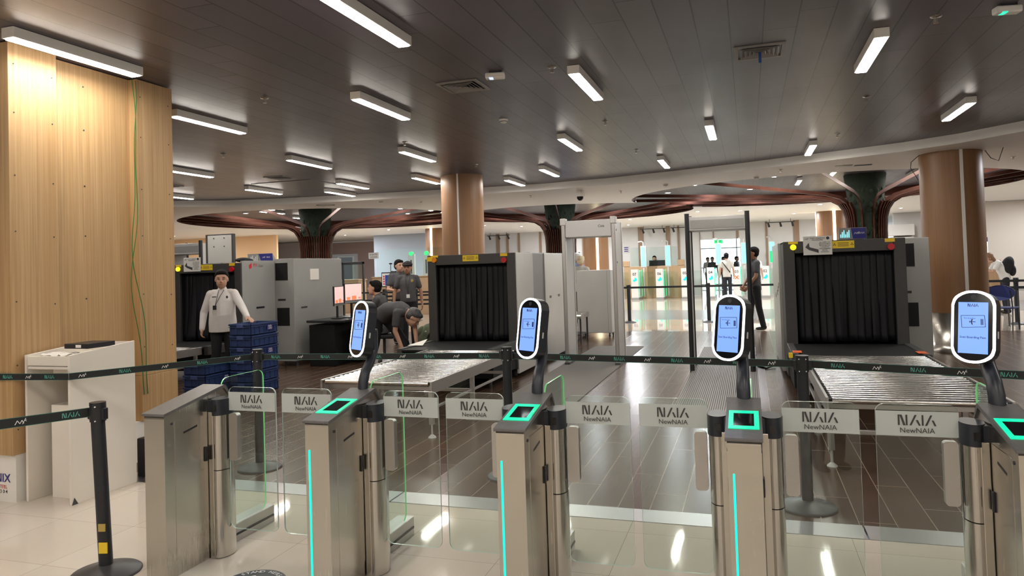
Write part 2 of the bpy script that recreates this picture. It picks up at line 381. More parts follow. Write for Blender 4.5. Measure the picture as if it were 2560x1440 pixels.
structure('wall_pink_left', MB().box(-26, -15.0, 33.6, 33.7, 0, 3.1), 'wall_pink')
structure('wall_blue_left', MB().box(-15.9, -12.2, 28.9, 29.0, 0, WZ).box(-12.3, -12.2, 29, 32.8, 0, WZ), 'wall_blue')
mb = MB(); mb.box(-20.6, -20.53, 33.5, 33.6, 0, 2.30).box(-19.72, -19.65, 33.5, 33.6, 0, 2.30).box(-20.6, -19.65, 33.5, 33.6, 2.30, 2.37)
d = structure('door_1', mb, 'white_paint'); MB().box(-20.53, -19.72, 33.56, 33.6, 0, 2.30).build('door_panel', 'black_plastic', d)
# bright hall beyond the opening
mb = MB().box(-8, 6, 43.0, 43.1, .2, 3.0); o = structure('window_1', mb, 'daylight_panel')
mb = MB()
for x in [-8+i*1.05 for i in range(14)]: mb.box(x, x+.05, 42.9, 43.0, 0, 3.1)
for z in (.15, 1.1, 2.2, 3.0): mb.box(-8, 6, 42.9, 43.0, z, z+.05)
structure('trim_40', mb, 'machine_grey')
# linear lights of the dark ceiling
def make_light():
    o = thing('ceiling_light', '', 'ceiling light'); L = 1.1
    mb = MB().box(-.055, .055, -L/2, L/2, 3.195, 3.268); mb.build('housing', 'light_body', o, .004)
    MB().box(-.042, .042, -L/2+.02, L/2-.02, 3.188, 3.196).build('diffuser', 'diffuser', o)
    return o
L0 = make_light()
LIGHTS = [(-4.68, 4.11, 'white linear ceiling light directly over the plywood pillar'), (-5.54, 6.5, 'linear ceiling light just right of the plywood pillar top'),
 (-6.29, 9.52, 'linear ceiling light above the left scanner, left of the square hatch'), (-8.47, 9.4, 'linear ceiling light beside the pillar edge under the left vent'),
 (-9.16, 12.24, 'linear ceiling light beside the pale square hatch'), (-11.2, 12.0, 'farthest left linear ceiling light, cut by the pillar edge'),
 (-2.35, 4.27, 'large linear ceiling light cut by the top edge of the photo'), (-3.51, 6.64, 'linear ceiling light left of the square vent'),
 (-4.54, 9.65, 'linear ceiling light just left of the near round column, nearer one'), (-5.66, 12.35, 'linear ceiling light partly behind the near round column'),
 (-7.2, 12.34, 'linear ceiling light at the ceiling edge left of the column, nearer of two'), (-8.16, 13.45, 'small linear ceiling light at the ceiling edge, furthest back on the left'),
 (-1.375, 6.63, 'linear ceiling light right of the sprinkler, centre of the ceiling'), (-2.27, 9.73, 'linear ceiling light behind the smoke detector'),
 (-3.32, 12.5, 'linear ceiling light second from the column at the ceiling edge'), (-4.33, 13.62, 'linear ceiling light nearest the right side of the round column'),
 (1.02, 6.6, 'big linear ceiling light at top right pointing away'), (-.4, 9.7, 'short-looking linear ceiling light below the vent with a blue ribbon'),
 (2.4, 9.7, 'rightmost linear ceiling light above the right round column'), (.97, 12.05, 'linear ceiling light touching the curved ceiling edge on the right'),
 (-1.3, 12.42, 'small linear ceiling light above the two walk-through gates')]
BEHIND = [(x, y) for y in (1.3, -1.6, -4.4) for x in (-7, -4.7, -2.35, 0, 2.4, 4.8)] + [(-9.3, 5.2), (-7.9, 7.0), (3.6, 6.9), (3.5, 4.0), (-11.0, 8.9), (-7, 4.2)]
for i, (x, y, lb) in enumerate(LIGHTS):
    o = L0 if i == 0 else dup(L0, None, (x, y, 0), 0)
    o.location = (x, y, 0); o['label'] = lb; o['group'] = 'linear lights of the dark ceiling'
for x, y in BEHIND:
    dup(L0, None, (x, y, 0), 0, 'linear ceiling light outside the picture over the entrance', 'linear lights outside the view')
# far downlights: round lens fixtures each with its own lamp
def make_down():
    o = thing('downlight', '', 'downlight')
    MB().lathe([(.062, .02), (.09, -.012), (.095, -.002), (.095, .02)], (0, 0, WZ), 20).build('rim', 'light_body', o)
    MB().cyl((0, 0, WZ-.006), (0, 0, WZ+.01), .065, n=20).build('lens', 'downlight_lens', o)
    return o
D0 = make_down()
DOWN = [(-16.3, 17.0), (-15.6, 25.2), (-16.5, 27.5), (-16.2, 24.0), (-13.2, 25.2), (-9.4, 25.6), (-8.5, 27.4), (-4.05, 26.4), (-2.7, 23.4), (-1.5, 23.9), (-.2, 24.6), (2.1, 23.6), (1.6, 27.8), (5.0, 27.6), (7.2, 21.8), (5.9, 18.8), (-4.7, 30.1), (5.2, 14.0), (8.5, 24.5), (-21, 22.5), (-1.2, 29.5), (3.6, 30.0), (-11.5, 14.9+1.0), (9, 17), (-7.6, 30.6), (-25, 17)]
NEARL = ['above the two machines on the left', 'in the white ceiling ahead of the column', 'near the back wall', 'over the far electronic gates', 'over the right-hand counter']
for i, (x, y) in enumerate(DOWN):
    if any(((x-h[0][0])/h[1])**2+((y-h[0][1])/h[2])**2 < 1.02 for h in HOLES): continue
    o = D0 if i == 0 else dup(D0, None, (x, y, 0))
    o.location = (x, y, 0); o['label'] = 'small round white downlight in the white ceiling ring'; o['group'] = 'round downlights of the white ceiling'
    ld = bpy.data.lights.get('dl') or bpy.data.lights.new('dl', 'AREA')
    ld.shape = 'DISK'; ld.size = .12; ld.energy = 15; ld.color = (.95, .97, 1)
    lo = bpy.data.objects.new('lamp', ld); COL.objects.link(lo); lo.parent = o; lo.location = (0, 0, WZ-.02)
# ---------------------------------------------------------------- near left pillar (plywood clad, unfinished)
PX = -4.941
o = thing('plywood_pillar', 'big square pillar clad in raw plywood sheets on a white wrapped base', 'pillar', (0, 0, 0))
MB().box(-7.4, -5.06, 3.80, 5.26, .0, 3.262).build('core', 'white_paint', o)
MB().box(-7.44, PX, 3.76, 4.14, .335, 3.262).build('plywood_sheet', 'plywood', o, .003)
MB().box(-5.25, PX-.09, 4.13, 4.92, .335, 3.262).build('plywood_sheet', 'plywood', o)
MB().box(-7.44, PX, 4.90, 5.30, .72, 3.262).build('plywood_sheet', 'plywood', o, .003)
MB().box(-7.44, PX+.004, 4.90, 5.304, .335, .718).build('plywood_sheet', 'plywood', o, .003)
MB().box(-7.42, PX-.012, 3.79, 5.28, 0, .335).build('wrapped_base', 'white_paint', o)
mb = MB()
for z in (.5, .95, 1.4, 1.9, 2.3, 2.75, 3.1):
    for y in (3.80, 4.10, 4.935, 5.25): mb.cyl((PX-.001, y, z+.03*math.sin(y*9)), (PX+.003, y, z+.03*math.sin(y*9)), .005, n=8)
    for y in (4.45,): mb.cyl((PX-.092, y, z), (PX-.086, y, z), .006, n=8)
mb.build('screws', 'dark_print', o)
mb = MB(); put_text(mb, 'ENIX', (-5.10, 3.788, .165), (1, 0, 0), (0, 0, 1), .085, bold=True); mb.mat(1); put_text(mb, 'SS STEEL', (-5.10, 3.788, .105), (1, 0, 0), (0, 0, 1), .034)
mb.mat(2); put_text(mb, '3 0 4', (-5.07, 3.788, .072), (1, 0, 0), (0, 0, 1), .036, bold=True); mb.mat(1)
mb.cyl((-5.17, 3.786, .275), (-5.17, 3.789, .275), .045, n=24)
mb.build('lettering', ['navy_print', 'red_print', 'dark_print'], o)
mb = MB(); put_text(mb, 'L G R', (PX-.010, 5.05, .12), (0, 1, 0), (0, 0, 1), .05); mb.tube([(PX-.01, 4.98, .12), (PX-.01, 5.05, .2), (PX-.01, 5.15, .24)], .003, 6); mb.build('base_print', 'moss', o)
mb = MB()
for off, ph in ((0, 0), (.018, 1.3)):
    pts = []
    for i in range(31):
        t = i/30; z = 3.24-2.68*t
        pts.append((PX+.012, 4.84+.05*math.sin(t*7+ph)*min(1, t*3)+.02*math.sin(t*17+ph)+off+.06*t*t, z))
    mb.tube(pts, .0035, 6)
mb.build('hanging_wire', 'wire_green', None, label='thin green wire pair hanging down the plywood pillar', cat='cable')
# podium
o = thing('white_podium', 'scuffed white open-front podium against the plywood pillar', 'podium', (-4.70, 3.83, 0))
W, D = .21, .56
MB().add([(x, y, z) for x in (-W, -W+.02) for y, z in ((0, 0), (D, 0), (D, 1.075), (0, 1.03))], [(3, 2, 1, 0), (4, 5, 6, 7), (0, 1, 5, 4), (1, 2, 6, 5), (2, 3, 7, 6), (3, 0, 4, 7)]).build('side_panel', 'cabinet_white', o, .002)
MB().add([(x, y, z) for x in (W-.02, W) for y, z in ((0, 0), (D, 0), (D, 1.075), (0, 1.03))], [(3, 2, 1, 0), (4, 5, 6, 7), (0, 1, 5, 4), (1, 2, 6, 5), (2, 3, 7, 6), (3, 0, 4, 7)]).build('side_panel', 'cabinet_white', o, .002)
MB().box(-W+.02, W-.02, D-.02, D, 0, 1.07).build('back_panel', 'cabinet_white', o)
MB().box(-W+.02, W-.02, .005, .025, .955, 1.022).build('top_rail', 'cabinet_white', o, .002)
MB().box(-W+.02, W-.02, .01, .03, .93, .95).build('top_rail', 'cabinet_white', o, .002)
MB().box(-W+.02, W-.02, .03, D-.02, .935, .95).box(-W+.1, W-.02, .14, .16, .86, .935).build('shelf', 'cabinet_white', o)
MB().box(-W+.10, W-.02, .12, D-.02, 0, .66).build('inner_box', 'cabinet_white', o, .002)
MB().box(-W+.02, W-.02, .03, D-.02, .99, 1.0).build('top_panel', 'cabinet_white', o)
MB().add([(W+.002, 0, .0), (W+.002, .05, .0), (W+.002, .02, .05)], [(0, 1, 2)]).build('chipped_corner', 'charcoal', o)
mb = MB().box(-.09, .13, -.12, .12, 0, .035); mb.build('black_flat_box', 'black_plastic', None, .003, label='flat black box lying on the white podium', cat='box').location = (-4.66, 4.13, 1.055)
o = bpy.data.objects['black_flat_box']; mb = MB(); mb.box(.02, .07, -.1215, -.12, .008, .028); mb.build('sticker', 'offwhite_print', o)
mb = MB(); random.seed(3)
vsx = [(-.12+.24*i/9, -.07+.14*j/5, .006+.022*random.random()) for j in range(6) for i in range(10)]
mb.add(vsx, [(j*10+i, j*10+i+1, j*10+i+11, j*10+i+10) for j in range(5) for i in range(9)])
q = mb.build('crumpled_paper', 'paper', None, label='crumpled white paper on top of the podium', cat='paper'); q.location = (-4.74, 3.97, 1.004)
q.modifiers.new('s', 'SOLIDIFY').thickness = .002
MB().box(0, .10, 0, .12, 0, .30).build('black_bin', 'black_plastic', None, .01, label='small black box on the floor behind the white podium', cat='box').location = (-4.60, 4.50, 0)
# ---------------------------------------------------------------- round columns
def column(name, label, cx, cy, r, top, base, strips, z0):
    o = thing(name, label, 'column', (cx, cy, 0))
    if base: MB().lathe([(r+.015, 0), (r+.015, .12), (r, .12), (r, base)], n=56).build('metal_base', 'steel', o); z0 = base
    MB().lathe([(r, z0), (r, top)], n=64).build('cladding', 'column_wood', o)
    for a, wd, mt in strips:
        d = Vector((math.cos(a), math.sin(a), 0)); t = Vector((-d.y, d.x, 0))
        MB().obox(d*(r+.002)+Vector((0, 0, (z0+top)/2)), d*.008, t*wd/2, (0, 0, (top-z0)/2)).build('light_strip' if mt == 'led_warm' else 'cover_strip', mt, o)
    return o
column('round_column', 'wood-clad round column rising behind the central scanner', -5.05, 12.60, .395, CZ, .45, [(R(-80), .03, 'light_body')], 0)
column('round_column', 'wood-clad round column with a pale metal strip beside the right scanner', 3.10, 13.10, .44, WZ+.02, .62, [(R(-84), .045, 'light_body')], 0)
column('light_column', 'far wood column with two glowing vertical strips behind the officers', -11.55, 26.2, .52, WZ, 0, [(R(-100), .09, 'led_warm'), (R(-25), .09, 'led_warm')], 0)
column('light_column', 'far wood column with glowing strips behind the right scanner', 2.80, 27.6, .50, WZ, 0, [(R(-85), .09, 'led_warm'), (R(-178), .07, 'led_warm')], 0)
column('light_column', 'far wood column glowing inside the grey walk-through gate', -5.75, 28.4, .5, WZ, 0, [(R(-72), .09, 'led_warm')], 0)
mb = MB().tube([(2.63, 12.9, WZ-.02), (2.5, 12.85, 3.0), (2.48, 12.8, 2.9), (2.6, 12.9, 2.72)], .006, 6); mb.build('hanging_cable', 'charcoal', None, label='loose cable hanging left of the right round column', cat='cable')
mb = MB().tube([(3.52, 12.85, WZ-.02), (3.58, 12.8, 2.98), (3.68, 12.8, 2.93), (3.75, 12.8, WZ)], .006, 6); mb.build('hanging_cable', 'charcoal', None, label='loose cable hanging right of the right round column', cat='cable')
# ---------------------------------------------------------------- tree columns
def tree(label, tx, ty, hole, rc, openfront, n=46):
    (hx, hy), rx, ry = hole
    o = thing('tree_column', label, 'sculptural column', (tx, ty, 0))
    mb = MB(); mb.lathe([(rc-.07, 0), (rc-.07, 2.3), (rc-.06, 2.7), (rc-.03, 3.0), (rc+.02, 3.41)], n=30)
    random.seed(int(ty)); 
    for i in range(260):
        a = random.uniform(0, 2*PI); z = random.uniform(.2, 3.45); r = rc-.07+(.03 if z > 2.9 else 0)
        mb.ell((r*math.cos(a), r*math.sin(a), z), (.045, .045, .07), 6, 4)
    mb.build('moss_core', 'moss', o)
    cam_a = math.atan2(-ty, -tx)
    for i in range(n):
        a = 2*PI*i/n; da = (a-cam_a+PI) % (2*PI)-PI
        c, s = math.cos(a), math.sin(a)
        if openfront and abs(da) < .55 and i % 4: continue
        # distance to the rim of the opening
        A_ = (c/rx)**2+(s/ry)**2; B_ = 2*((tx-hx)*c/rx**2+(ty-hy)*s/ry**2); C_ = ((tx-hx)/rx)**2+((ty-hy)/ry)**2-1
        L = (-B_+math.sqrt(B_*B_-4*A_*C_))/(2*A_)-.03
        short = (abs(da) < 1.15 and i % 4) or (abs(da) >= 1.15 and i % 2)
        prof = [(rc, 0), (rc, 2.15), (rc+.02, 2.42), (rc+.07, 2.60), (rc+.16, 2.74)]
        if not short: prof += [(rc+.33, 2.845), (rc+.75, 2.92), (L, 3.14)]
        elif not openfront and abs(da) < 1.15: prof = prof[:4]
        th = .075; P1 = []; P2 = []
        for k, (r, z) in enumerate(prof):
            p0 = prof[max(k-1, 0)]; p1 = prof[min(k+1, len(prof)-1)]; dx, dz = p1[0]-p0[0], p1[1]-p0[1]; l = math.hypot(dx, dz)
            P1.append((r, z)); P2.append((r-dz/l*th*.0 - (dz/l)*(-th) * -1, z+dx/l*th))
        hw = .015; vs = []
        for (r, z) in P1+P2:
            vs += [(r*c-hw*s, r*s+hw*c, z), (r*c+hw*s, r*s-hw*c, z)]
        m_ = len(P1); fs = []
        for k in range(m_-1):
            a0, a1, b0, b1 = 2*k, 2*k+1, 2*(k+m_), 2*(k+m_)+1
            fs += [(a0, a0+2, a1+2, a1), (b0, b1, b1+2, b0+2), (a0, b0, b0+2, a0+2), (a1, a1+2, b1+2, b1)]
        fs += [(0, 1, 2*m_+1, 2*m_), (2*m_-2, 4*m_-2, 4*m_-1, 2*m_-1)]
        MB().add(vs, fs).build('slat', 'slat', o)
    return o
tree('dark tree-shaped slatted column fanning out above the left scanner', -12.15, 18.6, HOLES[0], .46, False)
tree('dark tree-shaped slatted column behind the grey walk-through gate', -5.35, 21.2, HOLES[1], .46, False)
tree('tree-shaped slatted column with green moss core above the right scanner', 2.62, 18.45, HOLES[2], .43, True)
# lights inside the tree openings
for k, (x, y) in enumerate([(-13.2, 18.0), (-12.6, 16.7), (-11.2, 16.5), (-9.6, 18.6), (-9.2, 20.8), (-13.9, 20.6), (2.9, 16.2), (3.6, 18.4), (1.8, 17.0), (.6, 16.4), (1.2, 18.6), (3.2, 20.4)]):
    o = dup(L0, None, (x, y, .145), 0, 'linear light on the dark ceiling inside a tree column opening', 'linear lights inside the tree openings')
for k, (x, y) in enumerate([(-10.4, 16.6), (-14.3, 18.2), (-10.6, 21.6), (-4.2, 20.0), (-7.2, 20.6), (-3.2, 22.0), (-6.1, 24.1), (-1.2, 18.2), (.1, 20.2), (-.6, 16.9), (-2.0, 19.8), (4.6, 18.8)]):
    dup(D0, None, (x, y, .27), 0, 'round spot light between the slats of a tree column', 'round spots inside the tree openings')
# ---------------------------------------------------------------- ceiling devices
def vent(label, cx, cy, s, group=None, ribbon=False):
    o = thing('ceiling_vent', label, 'ceiling vent', (cx, cy, CZ))
    mb = MB()
    for a, b in ((s, s-.03),): mb.box(-a, a, -a, -b, -.012, 0).box(-a, a, b, a, -.012, 0).box(-a, -b, -b, b, -.012, 0).box(b, a, -b, b, -.012, 0)
    mb.build('frame', 'grille', o)
    MB().box(-s+.03, s-.03, -s+.03, s-.03, -.003, .0).build('backing', 'black_plastic', o)
    for k in range(1, 5):
        q = (s-.03)*(1-k/5.2); mb = MB(); z = -.006
        for sx, sy in ((1, 0), (-1, 0), (0, 1), (0, -1)):
            c = Vector((sx*q, sy*q, -.01)); t = Vector((-sy, sx, 0))*q; mb.obox(c, Vector((sx, sy, -.8)).normalized()*.014, t, Vector((sx*.8, sy*.8, 1)).normalized()*.0015)
        mb.build('louvre_ring', 'grille', o)
    if ribbon: MB().box(-.01, .012, -.02, 0, -.10, -.01).build('ribbon', 'print_blue', o)
    return o
vent('square ceiling vent left of the white ceiling sensor box', -2.5, 6.35, .20)
vent('square ceiling vent with a blue ribbon hanging from it', .15, 6.33, .20, ribbon=True)
vent('small ceiling vent beside the plywood pillar on the far left', -8.65, 8.3, .20)
vent('small ceiling vent just behind the left linear lights, by the pillar', -10.3, 10.9, .2)
vent('small ceiling vent above the pale hatch on the left ceiling', -7.9, 11.0, .2)
mb = MB().box(-8.9, -7.6, 11.5, 12.9, CZ-.008, CZ); mb.build('ceiling_hatch', 'gate_top', None, label='large flat square hatch in the dark ceiling on the left', cat='hatch')
for i, (x, y, lb) in enumerate([(-4.43, 5.96, 'sprinkler above the plywood pillar right side, nearest on the left'), (-7.0, 8.46, 'small sprinkler left of centre above the first tree column'), (-4.33, 8.79, 'sprinkler just above the linear light left of the round column'),
        (-1.56, 6.07, 'sprinkler left of the big central linear light'), (-1.585, 8.66, 'sprinkler hanging below the big central linear light'), (-1.57, 11.09, 'sprinkler above the two walk-through gates'),
        (1.36, 5.94, 'sprinkler at top right beside the large linear light'), (1.28, 8.64, 'sprinkler right of the large linear light, further back'), (1.25, 11.08, 'sprinkler close to the ceiling edge on the right'), (-4.26, 11.28, 'sprinkler beside the top of the round column')]):
    z = CZ
    if i == 0:
        sp0 = thing('sprinkler', lb, 'sprinkler', (x, y, z), 0, 'sprinklers of the dark ceiling')
        MB().lathe([(0, -.012), (.035, -.006), (.04, 0)], n=18).build('cover_plate', 'steel', sp0)
        MB().cyl((0, 0, 0), (0, 0, -.045), .006, n=8).cyl((0, 0, -.05), (0, 0, -.045), .018, n=12).cyl((-.012, 0, -.045), (-.012, 0, -.01), .003, n=6).cyl((.012, 0, -.045), (.012, 0, -.01), .003, n=6).build('head', 'steel', sp0)
    else: dup(sp0, None, (x, y, z), 0, lb, 'sprinklers of the dark ceiling')
for x, y in ((.6, 13.75), (-4.6, 15.6), (-2.6, 15.8), (-7.2, 15.4), (4.3, 14.2), (-15, 14.4)):
    dup(sp0, None, (x, y, WZ), 0, 'small sprinkler in the white ceiling ring', 'sprinklers of the white ceiling')
def smoke(label, x, y, z):
    o = thing('smoke_detector', label, 'smoke detector', (x, y, z))
    MB().lathe([(0, -.045), (.03, -.043), (.042, -.025), (.05, -.02), (.052, 0)], n=24).build('housing', 'light_body', o)
    MB().lathe([(.0425, -.028), (.047, -.022)], n=24).build('sensor_slot', 'black_plastic', o)
smoke('round white smoke detector on the dark ceiling above the centre', -2.66, 8.0, CZ)
for k, (x, y, lb) in enumerate([(-1.55, 15.0, 'small detector on the white ceiling left of the slatted opening'), (-7.9, 14.75, 'small detector on the white ceiling left of the round column'), (.2, 15.0 - .3, 'small detector on the white ring above the right scanner')]): smoke(lb, x, y, WZ)
def sensor(label, x, y, rz, col):
    o = thing('ceiling_sensor', label, 'ceiling sensor', (x, y, CZ), rz)
    MB().box(-.085, .085, -.04, .04, -.065, -.015).build('case', 'light_body', o, .012, 3)
    MB().box(-.05, .06, -.02, .02, -.02, 0).build('bracket', 'dark_cap', o)
    MB().box(-.05, -.015, -.041, .02, -.0665, -.060).build('indicator', col, o)
sensor('white ceiling sensor box right of the square vent', -2.06, 6.0, R(12), 'screen_white')
sensor('white ceiling sensor box with green light at the top right', 1.78, 5.86, R(12), 'tick_green')
o = thing('dome_camera', 'white and black dome camera under the white ceiling ring', 'camera', (-3.38, 15.2, WZ))
MB().cyl((0, 0, 0), (0, 0, -.05), .04).cyl((0, 0, -.05), (0, 0, -.13), .065, .075).box(.05, .09, -.03, .03, -.12, 0).build('mount', 'light_body', o)
MB().lathe([(0, -.22), (.04, -.21), (.068, -.17), (.072, -.13)], n=24).build('dome', 'black_glossy', o)
for x, y, lb in ((-9.35, 14.75, 'round white grille on the ceiling above the left scanner'), (-5.95, 15.35, 'round grille on the white ceiling left of the near round column')):
    o = thing('round_grille', lb, 'ceiling grille', (x, y, WZ)); MB().lathe([(.18, -.006), (.25, -.006), (.26, 0)], n=40).build('rim', 'light_body', o)
    mb = MB()
    for i in range(36): a = i*PI/18; mb.box(.20*math.cos(a)-.012, .20*math.cos(a)+.012, .20*math.sin(a)-.012, .20*math.sin(a)+.012, -.01, -.006)
    mb.build('slots', 'charcoal', o)
mb = MB().box(1.50, 1.78, 13.75, 13.90, WZ-.004, WZ-.001).box(1.82, 2.1, 13.85, 14.0, WZ-.004, WZ-.001); mb.build('ceiling_slot', 'black_plastic', None, label='pair of dark slots in the white ceiling left of the right column', cat='ceiling slot')
mb = MB().box(-11.3, -10.9, 15.9, 16.0, WZ-.05, WZ)
# track lights against the back wall
def track(label, x, y, n=3):
    o = thing('track_light', label, 'track light', (x, y, WZ-.13))
    MB().box(-.55, .55, -.015, .015, -.02, .01).cyl((-.4, 0, 0), (-.4, 0, .13), .008, n=6).cyl((.4, 0, 0), (.4, 0, .13), .008, n=6).build('rail', 'black_powder', o)
    for i in range(n):
        x0 = -.45+.9*i/max(1, n-1); MB().cyl((x0, 0, -.02), (x0+.04, .05, -.18), .035, .045, 10).build('spot_head', 'black_powder', o)
track('black track light with three spots above the seated far officer', -3.9, 31.8)
track('black track light over the doorway to the bright hall', -2.6, 31.8, 2)
track('black track light with three spots left of the right glowing column', 1.25, 31.0)
track('black track light with three spots right of the near round column', -10.9, 31.5)
# ---------------------------------------------------------------- x-ray scanners
def scanner(name, label, x0, x1, yf, cab=None, sidepanels=None, back=3.0, lamp='yellow_lamp', hoodlen=.8):
    """x0,x1 hood width, yf front plane"""
    o = thing(name, label, 'x-ray scanner', ((x0+x1)/2, yf, 0)); W = (x1-x0)/2; T = 1.745
    # front hood: frame around the tunnel
    ol, orr, ob, ot = -W+.13, W-.125, .50, 1.60
    mb = MB().box(-W, ol, 0, .05, .12, T).box(orr, W, 0, .05, .12, T).box(ol, orr, 0, .05, ot, T).box(ol, orr, 0, .05, .12, ob-.08)
    mb.box(-W, -W+.03, .05, hoodlen, .12, T).box(W-.03, W, .05, hoodlen, .12, T).box(-W, W, .05, hoodlen, T-.03, T)
    mb.build('hood', 'machine_dark', o, .008)
    MB().box(ol-.05, orr+.05, .45, .47, .42, 1.66).build('tunnel_back', 'rubber', o)
    MB().box(ol-.02, ol, .05, .45, .42, ot+.02).box(orr, orr+.02, .05, .45, .42, ot+.02).box(ol, orr, .05, .45, ot, ot+.02).build('tunnel_lining', 'rubber', o)
    random.seed(int(x0*10)); n = 13; wd = (orr-ol)/n
    for layer, yy in ((0, .10), (1, .2)):
        for i in range(n):
            xa = ol+i*wd; vs = []; fs = []; nn = 14; ph = random.uniform(0, 6); am = random.uniform(.010, .03); zb = .52+random.uniform(0, .03)
            for k in range(nn+1):
                t = k/nn; z = ot-(ot-zb)*t; dy = am*math.sin(t*3+ph)*t-.05*t*t*(1 if i % 3 else .3); tw = .016*math.sin(ph*3)*t
                for j in range(4): vs.append((xa-.004+(wd+.008)*j/3+.008*t*math.sin(ph), yy+dy+tw*(j-1.5)/1.5*1.2+.006*math.sin(j*2.1+ph), z))
            for k in range(nn):
                for j in range(3): a = k*4+j; fs.append((a, a+1, a+5, a+4))
            c = MB().add(vs, fs, True).build('curtain_strip', 'curtain', o); c.modifiers.new('s', 'SOLIDIFY').thickness = .004
    # main body behind the hood
    MB().box(-W+.02, W-.01, hoodlen, back, .14, T+.01).build('body', 'machine_grey', o, .01)
    MB().box(-W+.05, W-.05, .0, back-.1, .42, .50-.006).build('belt_bed', 'rubber', o)
    MB().box(-W+.08, W-.08, .25, back-.2, .10, .42).build('undercarriage', 'rubber', o)
    for cx in (-W+.12, W-.12):
        for cy in (.25, back-.3): MB().cyl((cx, cy, 0), (cx, cy, .11), .03, .02, 12).build('levelling_foot', 'charcoal', o)
    # emergency buttons, stickers
    MB().cyl((-W+.115, -.03, T-.07), (-W+.115, 0, T-.07), .035, n=24).build('indicator_lamp', lamp, o)
    MB().cyl((W-.155, -.035, T-.10), (W-.155, 0, T-.10), .038, n=24).build('stop_button', 'red_button', o)
    MB().box(-W+.06, -W+.17, -.003, 0, T-.03, T-.002).build('sticker', 'yellow', o); MB().box(W-.215, W-.11, -.003, 0, T-.045, T-.005).build('sticker', 'yellow', o)
    mb = MB().box(-.115, .125, -.003, 0, T-.10, T-.012); wz = T-.055
    mb.mat(1)
    for sx in (-.09, .1):
        for k in range(3):
            a = k*2*PI/3+PI/2; mb.add([(sx, -.004, wz), (sx+.017*math.cos(a-.45), -.004, wz+.017*math.sin(a-.45)), (sx+.017*math.cos(a+.45), -.004, wz+.017*math.sin(a+.45))], [(0, 1, 2)])
    for z in (.018, .0, -.018): mb.box(-.055, .065, -.0036, -.003, wz+z-.003, wz+z+.003)
    mb.build('warning_label', ['yellow', 'dark_print'], o)
    return o, W, T
X1, W1, T1 = scanner('baggage_scanner', 'dark x-ray baggage scanner in front of the central round column', -4.435, -3.10, 9.63, lamp='amber', back=3.6)
X2, W2, T2 = scanner('baggage_scanner', 'big x-ray baggage scanner on the right with an instruction card', .402, 1.735, 9.41, back=3.3)
X3, W3, T3 = scanner('baggage_scanner', 'x-ray baggage scanner at left behind the man in white', -8.90, -7.58, 9.50, back=2.4, hoodlen=.75)
# side skins
def bands(o, x, side, segs, T):   # segs: (y0,y1,depth,mat)
    for y0, y1, dp, mt in segs:
        xa, xb = (x-.02, x+dp) if side > 0 else (x-dp, x+.02)
        MB().box(xa, xb, y0, y1, .06, T).build('side_panel', mt, o, .004)
bands(X1, W1, 1, [(.02, .84, .012, 'machine_light'), (.86, 1.5, -.006, 'machine_grey'), (1.5, 3.0, .012, 'alu'), (3.02, 3.58, .012, 'machine_light')], T1)
bands(X2, -W2, -1, [(.82, 1.9, .03, 'alu'), (1.92, 3.28, .03, 'alu')], T2)
for y in (1.75, 2.3): MB().box(W1+.012, W1+.016, y, y+.10, 1.02, 1.06).build('recess_handle', 'black_plastic', X1)
for k, y in enumerate((1.0, 1.25, 1.5, 2.1)): MB().box(-W2-.034, -W2-.028, y, y+.06, 1.05-.06*k+.1, 1.12-.06*k+.1).build('recess_handle', 'black_plastic', X2)
MB().box(-W1-.005, -W1+.085, -.004, 0, T1-.085, T1-.02).build('sticker', 'yellow', X1)
# cabinets bulging out on the right side of scanners 2 and 3
def sidecab(o, W, yf, yb, wd, T, slopes=False):
    a = W-.03; b = W+wd
    MB().box(a, b, yf, yb, .09, T).build('side_cabinet', 'machine_grey', o, .006)
    cx = a+.05
    MB().box(cx, cx+.24, yf-.004, yf, T-.36, T-.07).build('vent_panel', 'rubber', o)
    MB().box(cx+.02, cx+.26, yf-.004, yf, T-1.12, T-.82).build('vent_panel', 'rubber', o)
    MB().box(cx+.04, cx+.19, yf-.004, yf, T-.70, T-.67).build('recess_handle', 'black_plastic', o)
sidecab(X2, W2, .9, 2.6, .43, T2+.01)
sidecab(X3, W3, .85, 2.35, .375, T3+.055)
bands(X3, W3, 1, [(.02, .84, .01, 'machine_grey')], T3+.03)
MB().box(W3+.375, W3+.379, 1.05, 1.22, .96, .985).build('recess_handle', 'black_plastic', X3); MB().box(W3+.01, W3+.015, .35, .55, 1.0, 1.03).build('recess_handle', 'black_plastic', X3)
MB().box(W3+.375, W3+.385, 1.32, 1.58, 1.43, 1.62).build('paper_notice', 'paper', X3)
mb = MB().add([(W3+.012, .18, 1.70), (W3+.012, .25, 1.74), (W3+.012, .25, 1.66), (W3+.012, .19, 1.64)], [(0, 1, 2, 3)]); put_text(mb, 'PX', (W3+.012, .34, 1.70), (0, 1, 0), (0, 0, 1), .07, bold=True)
mb.mat(1); put_text(mb, 'Scan', (W3+.012, .48, 1.69), (0, 1, 0), (0, 0, 1), .06); mb.build('maker_lettering', ['red_print', 'dark_print'], X3)
for q in (W3+.1, W3+.32):
    for y in (.98, 2.2): MB().cyl((q, y, 0), (q, y, .09), .025, .02, 10).build('caster', 'charcoal', X3)
